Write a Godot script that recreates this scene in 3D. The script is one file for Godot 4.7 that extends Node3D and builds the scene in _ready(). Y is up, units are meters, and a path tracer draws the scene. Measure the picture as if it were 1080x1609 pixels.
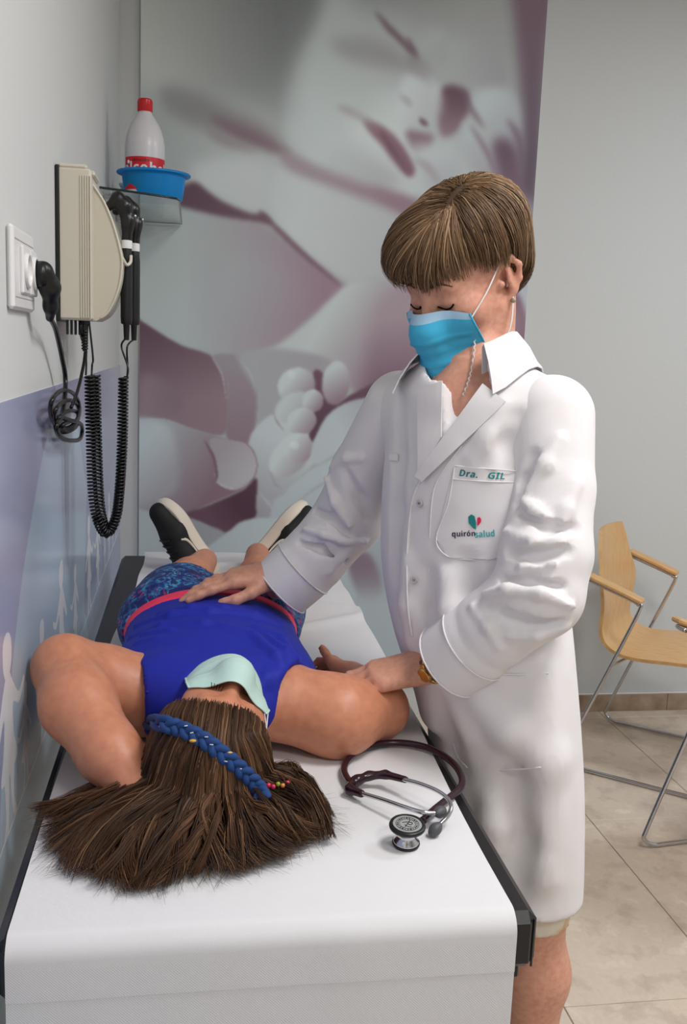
extends Node3D
# An examination room: a girl lies on a papered couch, a doctor in a white coat stands beside it.
# World: left wall x = 0, floor y = 0, back wall z = 0, y up, metres.

const CAM := Vector3(0.242, 1.344, 3.35)
const FPX := 1513.1
const COUCH_Y := 0.709
var cam_basis: Basis
var mats := {}
var rng := RandomNumberGenerator.new()

# ------------------------------------------------------------------ mesh collector
class MB:
	var v := PackedVector3Array()
	var n := PackedVector3Array()
	var uv := PackedVector2Array()
	var c := PackedColorArray()
	var i := PackedInt32Array()
	func tri(a: int, b: int, d: int) -> void:
		i.append(a); i.append(b); i.append(d)
	func quad(a: int, b: int, d: int, e: int) -> void:
		i.append(a); i.append(b); i.append(d); i.append(a); i.append(d); i.append(e)
	func add(p: Vector3, t := Vector2.ZERO) -> int:
		v.append(p); uv.append(t); return v.size() - 1
	func face(pts: Array, uvs: Array = []) -> void:   # a flat polygon of its own, counter-clockwise from outside
		var s := v.size()
		for k in pts.size():
			v.append(pts[k]); uv.append(uvs[k] if uvs.size() else Vector2.ZERO)
		for k in range(1, pts.size() - 1):
			tri(s, s + k, s + k + 1)
	func join(o: MB) -> void:
		var s := v.size()
		v.append_array(o.v); uv.append_array(o.uv)
		if o.n.size() == o.v.size(): n.append_array(o.n)
		if o.c.size(): c.append_array(o.c)
		for k in o.i: i.append(k + s)
	func normals() -> void:
		n.resize(v.size()); n.fill(Vector3.ZERO)
		for k in range(0, i.size(), 3):
			var a := i[k]; var b := i[k + 1]; var d := i[k + 2]
			var f := (v[b] - v[a]).cross(v[d] - v[a])
			n[a] += f; n[b] += f; n[d] += f
		for k in n.size(): n[k] = n[k].normalized()
	func mesh(smooth := true) -> ArrayMesh:
		if n.size() != v.size(): normals()
		var cw := PackedInt32Array(); cw.resize(i.size())
		for k in range(0, i.size(), 3):
			cw[k] = i[k]; cw[k + 1] = i[k + 2]; cw[k + 2] = i[k + 1]
		var a := []; a.resize(Mesh.ARRAY_MAX)
		a[Mesh.ARRAY_VERTEX] = v; a[Mesh.ARRAY_NORMAL] = n; a[Mesh.ARRAY_INDEX] = cw
		if uv.size() == v.size(): a[Mesh.ARRAY_TEX_UV] = uv
		if c.size() == v.size(): a[Mesh.ARRAY_COLOR] = c
		var m := ArrayMesh.new(); m.add_surface_from_arrays(Mesh.PRIMITIVE_TRIANGLES, a)
		return m

# ------------------------------------------------------------------ signed-distance shapes
class Prim:
	var t := 0          # 0 tapered capsule, 1 ellipsoid, 2 loft, 3 half space, 4 rounded box
	var op := 0         # 0 join, 1 cut away, 2 keep only
	var k := 0.02
	var a := Vector3.ZERO
	var ba := Vector3.ZERO
	var ib := 0.0
	var r1 := 0.0
	var r2 := 0.0
	var inv := Transform3D.IDENTITY
	var r := Vector3.ONE
	var st: Array = []
	func d(p: Vector3) -> float:
		if t == 0:
			var pa := p - a
			var h := clampf(pa.dot(ba) * ib, 0.0, 1.0)
			return (pa - ba * h).length() - r1 - (r2 - r1) * h
		if t == 1:
			var q := inv * p
			var k0 := (q / r).length()
			var k1 := (q / (r * r)).length()
			return k0 * (k0 - 1.0) / maxf(k1, 1e-6) if k0 > 1e-4 else -minf(r.x, minf(r.y, r.z))
		if t == 2:
			var q := inv * p
			var n := st.size()
			var y := clampf(q.y, st[0][0], st[n - 1][0])
			var j := 0
			while j < n - 2 and y > st[j + 1][0]: j += 1
			var s0: PackedFloat32Array = st[j]
			var s1: PackedFloat32Array = st[j + 1]
			var w := (y - s0[0]) / (s1[0] - s0[0])
			var sa: PackedFloat32Array = st[maxi(j - 1, 0)]
			var sb: PackedFloat32Array = st[mini(j + 2, n - 1)]
			var w2 := w * w; var w3 := w2 * w
			var c0 := 0.5 * (-w3 + 2.0 * w2 - w); var c1 := 0.5 * (3.0 * w3 - 5.0 * w2 + 2.0)
			var c2 := 0.5 * (-3.0 * w3 + 4.0 * w2 + w); var c3 := 0.5 * (w3 - w2)
			var ex := c0 * sa[3] + c1 * s0[3] + c2 * s1[3] + c3 * sb[3]
			var ez := c0 * sa[4] + c1 * s0[4] + c2 * s1[4] + c3 * sb[4]
			var dx := q.x - (c0 * sa[1] + c1 * s0[1] + c2 * s1[1] + c3 * sb[1])
			var dz := q.z - (c0 * sa[2] + c1 * s0[2] + c2 * s1[2] + c3 * sb[2])
			var u := dx / ex; var g := dz / ez
			var k0 := sqrt(u * u + g * g)
			var k1 := sqrt(u * u / (ex * ex) + g * g / (ez * ez))
			var e := k0 * (k0 - 1.0) / k1 if k0 > 0.02 else -minf(ex, ez)
			var cap := absf(q.y - y)
			return sqrt(maxf(e, 0.0) * maxf(e, 0.0) + cap * cap) + minf(e, 0.0) if cap > 0.0 else e
		if t == 3:
			return p.dot(ba) - r1
		var q := (inv * p).abs() - r
		return q.max(Vector3.ZERO).length() + minf(maxf(q.x, maxf(q.y, q.z)), 0.0) - r1
	func moved(m: Transform3D, s: float) -> Prim:
		var o := Prim.new()
		o.t = t; o.op = op; o.k = k * s; o.r1 = r1 * s; o.r2 = r2 * s; o.r = r * s; o.st = st
		o.a = m * a; o.ba = m.basis * ba
		o.ib = 1.0 / maxf(o.ba.length_squared(), 1e-9)
		o.inv = inv * m.affine_inverse()
		if t == 1 or t == 4: o.inv = Transform3D(o.inv.basis.scaled(Vector3(s, s, s)), o.inv.origin * s)
		return o

func cone(a: Vector3, b: Vector3, r1: float, r2: float, k := 0.02, op := 0) -> Prim:
	var o := Prim.new(); o.a = a; o.ba = b - a; o.ib = 1.0 / maxf(o.ba.length_squared(), 1e-9); o.r1 = r1; o.r2 = r2; o.k = k; o.op = op
	return o
func ball(a: Vector3, r: float, k := 0.02, op := 0) -> Prim:
	return cone(a, a + Vector3(0, 1e-4, 0), r, r, k, op)
func ell(c: Vector3, r: Vector3, k := 0.02, basis := Basis.IDENTITY, op := 0) -> Prim:
	var o := Prim.new(); o.t = 1; o.inv = Transform3D(basis, c).affine_inverse(); o.r = r; o.k = k; o.op = op
	return o
func lofted(stations: Array, m: Transform3D, k := 0.02, op := 0) -> Prim:
	var o := Prim.new(); o.t = 2; o.inv = m.affine_inverse(); o.k = k; o.op = op
	for s in stations: o.st.append(PackedFloat32Array(s))
	return o
func half_space(normal: Vector3, through: Vector3, k := 0.002, op := 2) -> Prim:   # keeps what lies behind the normal
	var o := Prim.new(); o.t = 3; o.ba = normal.normalized(); o.r1 = o.ba.dot(through); o.k = k; o.op = op
	return o
func block(c: Vector3, half: Vector3, round_: float, k := 0.01, basis := Basis.IDENTITY, op := 0) -> Prim:
	var o := Prim.new(); o.t = 4; o.inv = Transform3D(basis, c).affine_inverse(); o.r = half - Vector3.ONE * round_; o.r1 = round_; o.k = k; o.op = op
	return o
func chain(out: Array, pts: Array, radii: Array, k := 0.02, op := 0) -> void:
	for j in pts.size() - 1: out.append(cone(pts[j], pts[j + 1], radii[j], radii[j + 1], k, op))

func field(prims: Array, p: Vector3) -> float:
	var d := 10.0
	for o: Prim in prims:
		var e := o.d(p)
		if o.op == 0:
			var h := o.k - absf(d - e)
			d = minf(d, e) - (h * h * 0.25 / o.k if h > 0.0 else 0.0)
		else:
			if o.op == 1: e = -e
			var h := o.k - absf(d - e)
			d = maxf(d, e) + (h * h * 0.25 / o.k if h > 0.0 else 0.0)
	return d

func field_normal(prims: Array, p: Vector3) -> Vector3:
	var e := 0.002
	var d := field(prims, p)
	return Vector3(field(prims, p + Vector3(e, 0, 0)) - d, field(prims, p + Vector3(0, e, 0)) - d, field(prims, p + Vector3(0, 0, e)) - d).normalized()

func march(prims: Array, from: Vector3, dir: Vector3, most := 3.0) -> Vector3:   # first point of the surface on a ray; Vector3.INF if none
	var s := 0.0
	for k in 160:
		var p := from + dir * s
		var d := field(prims, p)
		if d < 0.0006: return p
		s += d * 0.7
		if s > most: break
	return Vector3.INF

func skin_of(prims: Array, cell: float, lo: Vector3, hi: Vector3) -> MB:   # surface nets over the cells near the surface, found by halving blocks
	var bs := 4
	var nb := Vector3i(((hi - lo) / (cell * 32)).ceil())
	var nx := nb.x * 32 + 1; var ny := nb.y * 32 + 1; var nz := nb.z * 32 + 1
	var grid := PackedFloat32Array(); grid.resize(nx * ny * nz); grid.fill(1.0)
	var sy := nx; var sz := nx * ny
	var active := []
	var todo := []
	for bz in nb.z:
		for by in nb.y:
			for bx in nb.x: todo.append([Vector3i(bx, by, bz) * 32, 32, prims])
	while todo.size():
		var job: Array = todo.pop_back()
		var at: Vector3i = job[0]; var n: int = job[1]; var list: Array = job[2]
		var reach := cell * n * 0.5 * 1.7321 + cell * 0.5
		var org := lo + Vector3(at) * cell
		var mid := org + Vector3.ONE * (cell * n * 0.5)
		var ds := PackedFloat32Array(); ds.resize(list.size())
		var d0 := 10.0; var least := 10.0
		for j in list.size():
			var o: Prim = list[j]
			var e := o.d(mid)
			ds[j] = e
			if o.op == 0:
				least = minf(least, e)
				var h := o.k - absf(d0 - e)
				d0 = minf(d0, e) - (h * h * 0.25 / o.k if h > 0.0 else 0.0)
			else:
				if o.op == 1: e = -e
				var h := o.k - absf(d0 - e)
				d0 = maxf(d0, e) + (h * h * 0.25 / o.k if h > 0.0 else 0.0)
		if d0 > reach * 1.5 + 0.004: continue
		var base := at.x + at.y * sy + at.z * sz
		if d0 < -reach * 1.5 - 0.004:
			for z in n:
				for y in n:
					var row := base + y * sy + z * sz
					for x in n: grid[row + x] = -1.0
			continue
		var near := []
		for j in list.size():
			var o: Prim = list[j]
			if o.op == 0:
				if ds[j] < least + 2.2 * reach + o.k: near.append(o)
			elif o.op == 1:
				if ds[j] < reach * 1.5 + o.k: near.append(o)
			elif ds[j] > -reach * 1.5 - o.k: near.append(o)
		if n > bs:
			var hn := n / 2
			for e in 8: todo.append([at + Vector3i(e & 1, (e >> 1) & 1, e >> 2) * hn, hn, near])
			continue
		active.append(at)
		for z in n:
			for y in n:
				var row := base + y * sy + z * sz
				for x in n:
					var p := org + Vector3(x, y, z) * cell
					var d := 10.0
					for o: Prim in near:
						var e := o.d(p)
						if o.op == 0:
							var h := o.k - absf(d - e)
							d = minf(d, e) - (h * h * 0.25 / o.k if h > 0.0 else 0.0)
						else:
							if o.op == 1: e = -e
							var h := o.k - absf(d - e)
							d = maxf(d, e) + (h * h * 0.25 / o.k if h > 0.0 else 0.0)
					grid[row + x] = d
	var mb := MB.new()
	var ids := {}
	var cells := PackedInt32Array()
	for b: Vector3i in active:
		for z in range(b.z, b.z + bs):
			for y in range(b.y, b.y + bs):
				for x in range(b.x, b.x + bs):
					var q := x + y * sy + z * sz
					var g0 := grid[q]
					if absf(g0) > cell * 3.0: continue
					var g1 := grid[q + 1]; var g2 := grid[q + sy]; var g3 := grid[q + sy + 1]
					var g4 := grid[q + sz]; var g5 := grid[q + sz + 1]; var g6 := grid[q + sz + sy]; var g7 := grid[q + sz + sy + 1]
					var neg := int(g0 < 0.0) + int(g1 < 0.0) + int(g2 < 0.0) + int(g3 < 0.0) + int(g4 < 0.0) + int(g5 < 0.0) + int(g6 < 0.0) + int(g7 < 0.0)
					if neg == 0 or neg == 8: continue
					var sum := Vector3.ZERO; var cnt := 0
					if (g0 < 0.0) != (g1 < 0.0): sum += Vector3(g0 / (g0 - g1), 0, 0); cnt += 1
					if (g2 < 0.0) != (g3 < 0.0): sum += Vector3(g2 / (g2 - g3), 1, 0); cnt += 1
					if (g4 < 0.0) != (g5 < 0.0): sum += Vector3(g4 / (g4 - g5), 0, 1); cnt += 1
					if (g6 < 0.0) != (g7 < 0.0): sum += Vector3(g6 / (g6 - g7), 1, 1); cnt += 1
					if (g0 < 0.0) != (g2 < 0.0): sum += Vector3(0, g0 / (g0 - g2), 0); cnt += 1
					if (g1 < 0.0) != (g3 < 0.0): sum += Vector3(1, g1 / (g1 - g3), 0); cnt += 1
					if (g4 < 0.0) != (g6 < 0.0): sum += Vector3(0, g4 / (g4 - g6), 1); cnt += 1
					if (g5 < 0.0) != (g7 < 0.0): sum += Vector3(1, g5 / (g5 - g7), 1); cnt += 1
					if (g0 < 0.0) != (g4 < 0.0): sum += Vector3(0, 0, g0 / (g0 - g4)); cnt += 1
					if (g1 < 0.0) != (g5 < 0.0): sum += Vector3(1, 0, g1 / (g1 - g5)); cnt += 1
					if (g2 < 0.0) != (g6 < 0.0): sum += Vector3(0, 1, g2 / (g2 - g6)); cnt += 1
					if (g3 < 0.0) != (g7 < 0.0): sum += Vector3(1, 1, g3 / (g3 - g7)); cnt += 1
					ids[q] = mb.add(lo + (Vector3(x, y, z) + sum / cnt) * cell)
					cells.append(q)
	for q in cells:
		var g0 := grid[q]
		if (g0 < 0.0) != (grid[q + 1] < 0.0): _net(mb, ids, q, sy, sz, g0 < 0.0)
		if (g0 < 0.0) != (grid[q + sy] < 0.0): _net(mb, ids, q, sz, 1, g0 < 0.0)
		if (g0 < 0.0) != (grid[q + sz] < 0.0): _net(mb, ids, q, 1, sy, g0 < 0.0)
	mb.normals()
	return mb

func skins(jobs: Array) -> Array:   # several surfaces at once: [shapes, cell, low corner, high corner] each
	var out := []; out.resize(jobs.size())
	var id := WorkerThreadPool.add_group_task(func(k: int) -> void: out[k] = skin_of(jobs[k][0], jobs[k][1], jobs[k][2], jobs[k][3]), jobs.size())
	WorkerThreadPool.wait_for_group_task_completion(id)
	return out

func _net(mb: MB, ids: Dictionary, q: int, s1: int, s2: int, out_plus: bool) -> void:
	if not (ids.has(q - s1) and ids.has(q - s2) and ids.has(q - s1 - s2)): return
	if out_plus: mb.quad(ids[q - s1 - s2], ids[q - s2], ids[q], ids[q - s1])
	else: mb.quad(ids[q - s1 - s2], ids[q - s1], ids[q], ids[q - s2])

# ------------------------------------------------------------------ swept, turned and cut shapes
func smooth_path(pts: Array, per := 8) -> PackedVector3Array:   # Catmull-Rom through the points
	var out := PackedVector3Array()
	var n := pts.size()
	for j in n - 1:
		var a: Vector3 = pts[maxi(j - 1, 0)]; var b: Vector3 = pts[j]; var c: Vector3 = pts[j + 1]; var d: Vector3 = pts[mini(j + 2, n - 1)]
		for s in per:
			var t := float(s) / per
			out.append(0.5 * (2.0 * b + (c - a) * t + (2.0 * a - 5.0 * b + 4.0 * c - d) * t * t + (3.0 * b - a - 3.0 * c + d) * t * t * t))
	out.append(pts[n - 1])
	return out

func tube(mb: MB, path: PackedVector3Array, r, sides := 10, caps := true, flat := 1.0) -> void:   # r a number or one for each point
	var n := path.size()
	var s0 := mb.v.size()
	var up := Vector3.UP if absf((path[1] - path[0]).normalized().y) < 0.9 else Vector3.RIGHT
	var run := 0.0
	for j in n:
		var t := (path[mini(j + 1, n - 1)] - path[maxi(j - 1, 0)]).normalized()
		var x := up.cross(t).normalized()
		var y := t.cross(x)
		up = y
		if j: run += path[j].distance_to(path[j - 1])
		var rr: float = r if (r is float or r is int) else r[mini(j, r.size() - 1)]
		for k in sides:
			var a := TAU * k / sides
			mb.add(path[j] + x * cos(a) * rr + y * sin(a) * rr * flat, Vector2(float(k) / sides, run))
	for j in n - 1:
		for k in sides:
			var k2 := (k + 1) % sides
			mb.quad(s0 + j * sides + k, s0 + j * sides + k2, s0 + (j + 1) * sides + k2, s0 + (j + 1) * sides + k)
	if caps:
		for e in 2:
			var at := s0 + (n - 1) * sides * e
			var m := mb.add(path[(n - 1) * e])
			for k in sides:
				var k2 := (k + 1) % sides
				if e: mb.tri(m, at + k, at + k2)
				else: mb.tri(m, at + k2, at + k)

func lathe(mb: MB, prof: Array, m := Transform3D.IDENTITY, segs := 40) -> void:   # prof: Vector2(radius, height), outside counter-clockwise seen with y up
	var s0 := mb.v.size()
	for p: Vector2 in prof:
		for k in segs + 1:
			var a := TAU * k / segs
			mb.add(m * Vector3(cos(a) * p.x, p.y, -sin(a) * p.x), Vector2(float(k) / segs, p.y))
	for j in prof.size() - 1:
		for k in segs:
			var q := s0 + j * (segs + 1) + k
			mb.quad(q, q + 1, q + segs + 2, q + segs + 1)

func box(mb: MB, c: Vector3, size: Vector3, bev := 0.0, m := Transform3D.IDENTITY) -> void:
	var h := size * 0.5
	bev = minf(bev, minf(h.x, minf(h.y, h.z)) * 0.95)
	var V := func(s: Vector3, ax: int) -> Vector3:
		var p := Vector3(s.x * (h.x - bev), s.y * (h.y - bev), s.z * (h.z - bev))
		p[ax] = s[ax] * h[ax]
		return m * (c + p)
	for ax in 3:
		var u := (ax + 1) % 3; var w := (ax + 2) % 3
		for s in [-1.0, 1.0]:
			var q := []
			for e in [[-1, -1], [1, -1], [1, 1], [-1, 1]]:
				var d := Vector3.ZERO; d[ax] = s; d[u] = e[0]; d[w] = e[1]
				q.append(V.call(d, ax))
			if s < 0: q.reverse()
			mb.face(q, [Vector2(0, 0), Vector2(1, 0), Vector2(1, 1), Vector2(0, 1)])
	if bev <= 0.0: return
	for ax in 3:   # edges run along ax
		var u := (ax + 1) % 3; var w := (ax + 2) % 3
		for su in [-1.0, 1.0]:
			for sw in [-1.0, 1.0]:
				var d0 := Vector3.ZERO; d0[ax] = -1; d0[u] = su; d0[w] = sw
				var d1 := d0; d1[ax] = 1
				var q := [V.call(d0, u), V.call(d1, u), V.call(d1, w), V.call(d0, w)]
				if su * sw > 0: q.reverse()
				mb.face(q)
	for sx in [-1.0, 1.0]:
		for sy in [-1.0, 1.0]:
			for sz in [-1.0, 1.0]:
				var d := Vector3(sx, sy, sz)
				var q := [V.call(d, 0), V.call(d, 1), V.call(d, 2)]
				if sx * sy * sz < 0: q.reverse()
				mb.face(q)

func slab(mb: MB, poly: PackedVector2Array, depth: float, m := Transform3D.IDENTITY) -> void:   # polygon in x, y pushed out along z from 0 to depth
	if Geometry2D.is_polygon_clockwise(poly): poly.reverse()   # Godot calls y-down clockwise: after this it is counter-clockwise in y-up
	var area := 0.0
	for k in poly.size(): area += poly[k].cross(poly[(k + 1) % poly.size()])
	if area < 0.0: poly.reverse()
	var ti := Geometry2D.triangulate_polygon(poly)
	for side in 2:
		var s0 := mb.v.size()
		for p in poly: mb.add(m * Vector3(p.x, p.y, depth * side), p)
		for k in range(0, ti.size(), 3):
			var a := poly[ti[k]]; var b := poly[ti[k + 1]]; var c := poly[ti[k + 2]]
			var ccw := (b - a).cross(c - a) > 0.0
			if ccw == (side == 1): mb.tri(s0 + ti[k], s0 + ti[k + 1], s0 + ti[k + 2])
			else: mb.tri(s0 + ti[k], s0 + ti[k + 2], s0 + ti[k + 1])
	for k in poly.size():
		var a := poly[k]; var b := poly[(k + 1) % poly.size()]
		mb.face([m * Vector3(a.x, a.y, 0), m * Vector3(b.x, b.y, 0), m * Vector3(b.x, b.y, depth), m * Vector3(a.x, a.y, depth)])

func sheet(mb: MB, rows: Array, thick := 0.0, uvs := Vector2.ONE) -> void:   # a grid of points, with a back and edges when thick > 0 (back lies against the normal)
	var nr := rows.size(); var nc: int = rows[0].size()
	var front := MB.new()
	for r in nr:
		for c in nc: front.add(rows[r][c], Vector2(float(c) / (nc - 1), float(r) / (nr - 1)) * uvs)
	for r in nr - 1:
		for c in nc - 1: front.quad(r * nc + c, r * nc + c + 1, (r + 1) * nc + c + 1, (r + 1) * nc + c)
	front.normals()
	if thick > 0.0:
		var s := front.v.size()
		for k in s:
			front.v.append(front.v[k] - front.n[k] * thick); front.uv.append(front.uv[k]); front.n.append(-front.n[k])
		for r in nr - 1:
			for c in nc - 1: front.quad(s + r * nc + c, s + (r + 1) * nc + c, s + (r + 1) * nc + c + 1, s + r * nc + c + 1)
		var rim := []
		for c in nc: rim.append(c)
		for r in range(1, nr): rim.append(r * nc + nc - 1)
		for c in range(nc - 2, -1, -1): rim.append((nr - 1) * nc + c)
		for r in range(nr - 2, 0, -1): rim.append(r * nc)
		for k in rim.size():
			var a: int = rim[k]; var b: int = rim[(k + 1) % rim.size()]
			var q := front.v.size()
			var f := (front.v[b] - front.v[a]).cross(front.n[a]).normalized()
			for e in [a, b, s + b, s + a]:
				front.v.append(front.v[e]); front.uv.append(front.uv[e]); front.n.append(f)
			front.quad(q, q + 3, q + 2, q + 1)
	if mb.v.size() and mb.n.size() != mb.v.size(): mb.normals()
	mb.join(front)

# ------------------------------------------------------------------ nodes
func obj(called: String, mb, m: Material, parent: Node = self, label := "") -> MeshInstance3D:
	var o := MeshInstance3D.new()
	o.name = called
	o.mesh = mb.mesh() if mb is MB else mb
	o.material_override = null
	for k in o.mesh.get_surface_count(): o.set_surface_override_material(k, m)
	parent.add_child(o, true)
	if label: o.set_meta("label", label)
	return o
func tag(o: Node, label: String, category := "", group := "", kind := "") -> Node:
	o.set_meta("label", label)
	if category: o.set_meta("category", category)
	if group: o.set_meta("group", group)
	if kind: o.set_meta("kind", kind)
	return o
func thing(called: String, label: String, category: String, group := "") -> Node3D:
	var o := Node3D.new(); o.name = called; add_child(o, true)
	tag(o, label, category, group)
	return o
func struct(called: String, mb, m: Material, label: String, category: String) -> MeshInstance3D:
	var o := obj(called, mb, m)
	tag(o, label, category, "", "structure")
	return o

func px(u: float, v: float, s: float) -> Vector3:   # the point at depth s along the photograph's pixel
	return CAM + cam_basis * Vector3((u - 540.0) / FPX, (804.5 - v) / FPX, -1.0) * s
func ray(u: float, v: float) -> Vector3:
	return (cam_basis * Vector3((u - 540.0) / FPX, (804.5 - v) / FPX, -1.0)).normalized()
func on_plane(u: float, v: float, ax: int, at: float) -> Vector3:
	var d := ray(u, v)
	return CAM + d * ((at - CAM[ax]) / d[ax])

# ------------------------------------------------------------------ materials
func mat(key: String, col: Color, rough := 0.6, metal := 0.0) -> StandardMaterial3D:
	if mats.has(key): return mats[key]
	var m := StandardMaterial3D.new()
	m.resource_name = key
	m.albedo_color = col; m.roughness = rough; m.metallic = metal
	mats[key] = m
	return m
func noise_tex(ramp: Array, freq: float, size := 512, octaves := 4, seed_ := 1, kind := FastNoiseLite.TYPE_SIMPLEX_SMOOTH, normal := 0.0) -> NoiseTexture2D:
	var f := FastNoiseLite.new(); f.noise_type = kind; f.frequency = freq; f.fractal_octaves = octaves; f.seed = seed_
	var t := NoiseTexture2D.new(); t.width = size; t.height = size; t.seamless = true; t.noise = f
	if normal > 0.0:
		t.as_normal_map = true; t.bump_strength = normal
	elif ramp.size():
		var g := Gradient.new()
		g.offsets = PackedFloat32Array(ramp.map(func(e): return e[0])); g.colors = PackedColorArray(ramp.map(func(e): return e[1]))
		t.color_ramp = g
	return t
func planar(m: StandardMaterial3D, scale: float) -> StandardMaterial3D:
	m.uv1_triplanar = true; m.uv1_world_triplanar = true; m.uv1_scale = Vector3.ONE * scale
	return m
func relief(m: StandardMaterial3D, t: Texture2D, strength: float) -> StandardMaterial3D:
	m.normal_enabled = true; m.normal_texture = t; m.normal_scale = strength
	return m

func _ready() -> void:
	rng.seed = 7
	# --- camera
	cam_basis = Basis(Vector3.UP, -0.15973) * Basis(Vector3.RIGHT, -0.16824) * Basis(Vector3.BACK, 0.03992)
	var cam := Camera3D.new(); cam.name = "camera"
	cam.fov = rad_to_deg(2.0 * atan(804.5 / FPX)); cam.near = 0.05; cam.far = 50.0
	cam.transform = Transform3D(cam_basis, CAM)
	add_child(cam); cam.current = true
	# --- surroundings and exposure
	var we := WorldEnvironment.new(); we.name = "surroundings"
	var env := Environment.new()
	env.background_mode = Environment.BG_COLOR; env.background_color = Color(0.02, 0.02, 0.022)
	env.tonemap_mode = Environment.TONE_MAPPER_LINEAR; env.tonemap_exposure = 1.0
	env.sdfgi_enabled = true; env.ssao_enabled = true; env.ssil_enabled = true
	we.environment = env; add_child(we)
	# --- ceiling lights: square LED panels
	ceiling_panel(Vector3(1.25, 2.7, 2.55), 2.7, Color(1.0, 0.99, 0.985), "square white LED ceiling light panel over the middle of the room")
	ceiling_panel(Vector3(2.60, 2.7, 1.60), 2.7, Color(0.93, 0.965, 1.0), "square cool white LED ceiling light panel over the waiting chairs")
	ceiling_panel(Vector3(1.25, 2.7, 4.15), 2.0, Color(1.0, 0.99, 0.985), "square white LED ceiling light panel opposite the poster wall")
	materials()
	room()
	poster()
	mural()
	couch()
	wall_unit()
	shelf_things()
	chairs()
	stethoscope()
	girl()
	doctor()

func ceiling_panel(at: Vector3, energy: float, col: Color, label: String) -> void:
	var t := thing("ceiling_light", label, "ceiling light", "ceiling light panels")
	var f := MB.new()
	for s in [-1.0, 1.0]:
		box(f, at + Vector3(s * 0.305, -0.006, 0), Vector3(0.02, 0.016, 0.63), 0.003)
		box(f, at + Vector3(0, -0.006, s * 0.305), Vector3(0.59, 0.016, 0.02), 0.003)
	obj("frame", f, mat("lamp_frame", Color(0.9, 0.9, 0.9), 0.4), t)
	var d := MB.new(); box(d, at + Vector3(0, -0.003, 0), Vector3(0.59, 0.006, 0.59))
	var m := mat("lamp_glow_%d" % mats.size(), Color(0.95, 0.95, 0.95), 0.5); m.emission_enabled = true; m.emission = col; m.emission_energy_multiplier = 2.0
	obj("diffuser", d, m, t)
	var l := AreaLight3D.new(); l.name = "lamp"
	l.area_size = Vector2(0.58, 0.58); l.light_energy = energy; l.light_color = col; l.shadow_enabled = true
	l.area_range = 8.0; l.area_attenuation = 2.0
	l.transform = Transform3D(Basis(Vector3.RIGHT, -PI / 2), at + Vector3(0, -0.012, 0))
	t.add_child(l)

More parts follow.
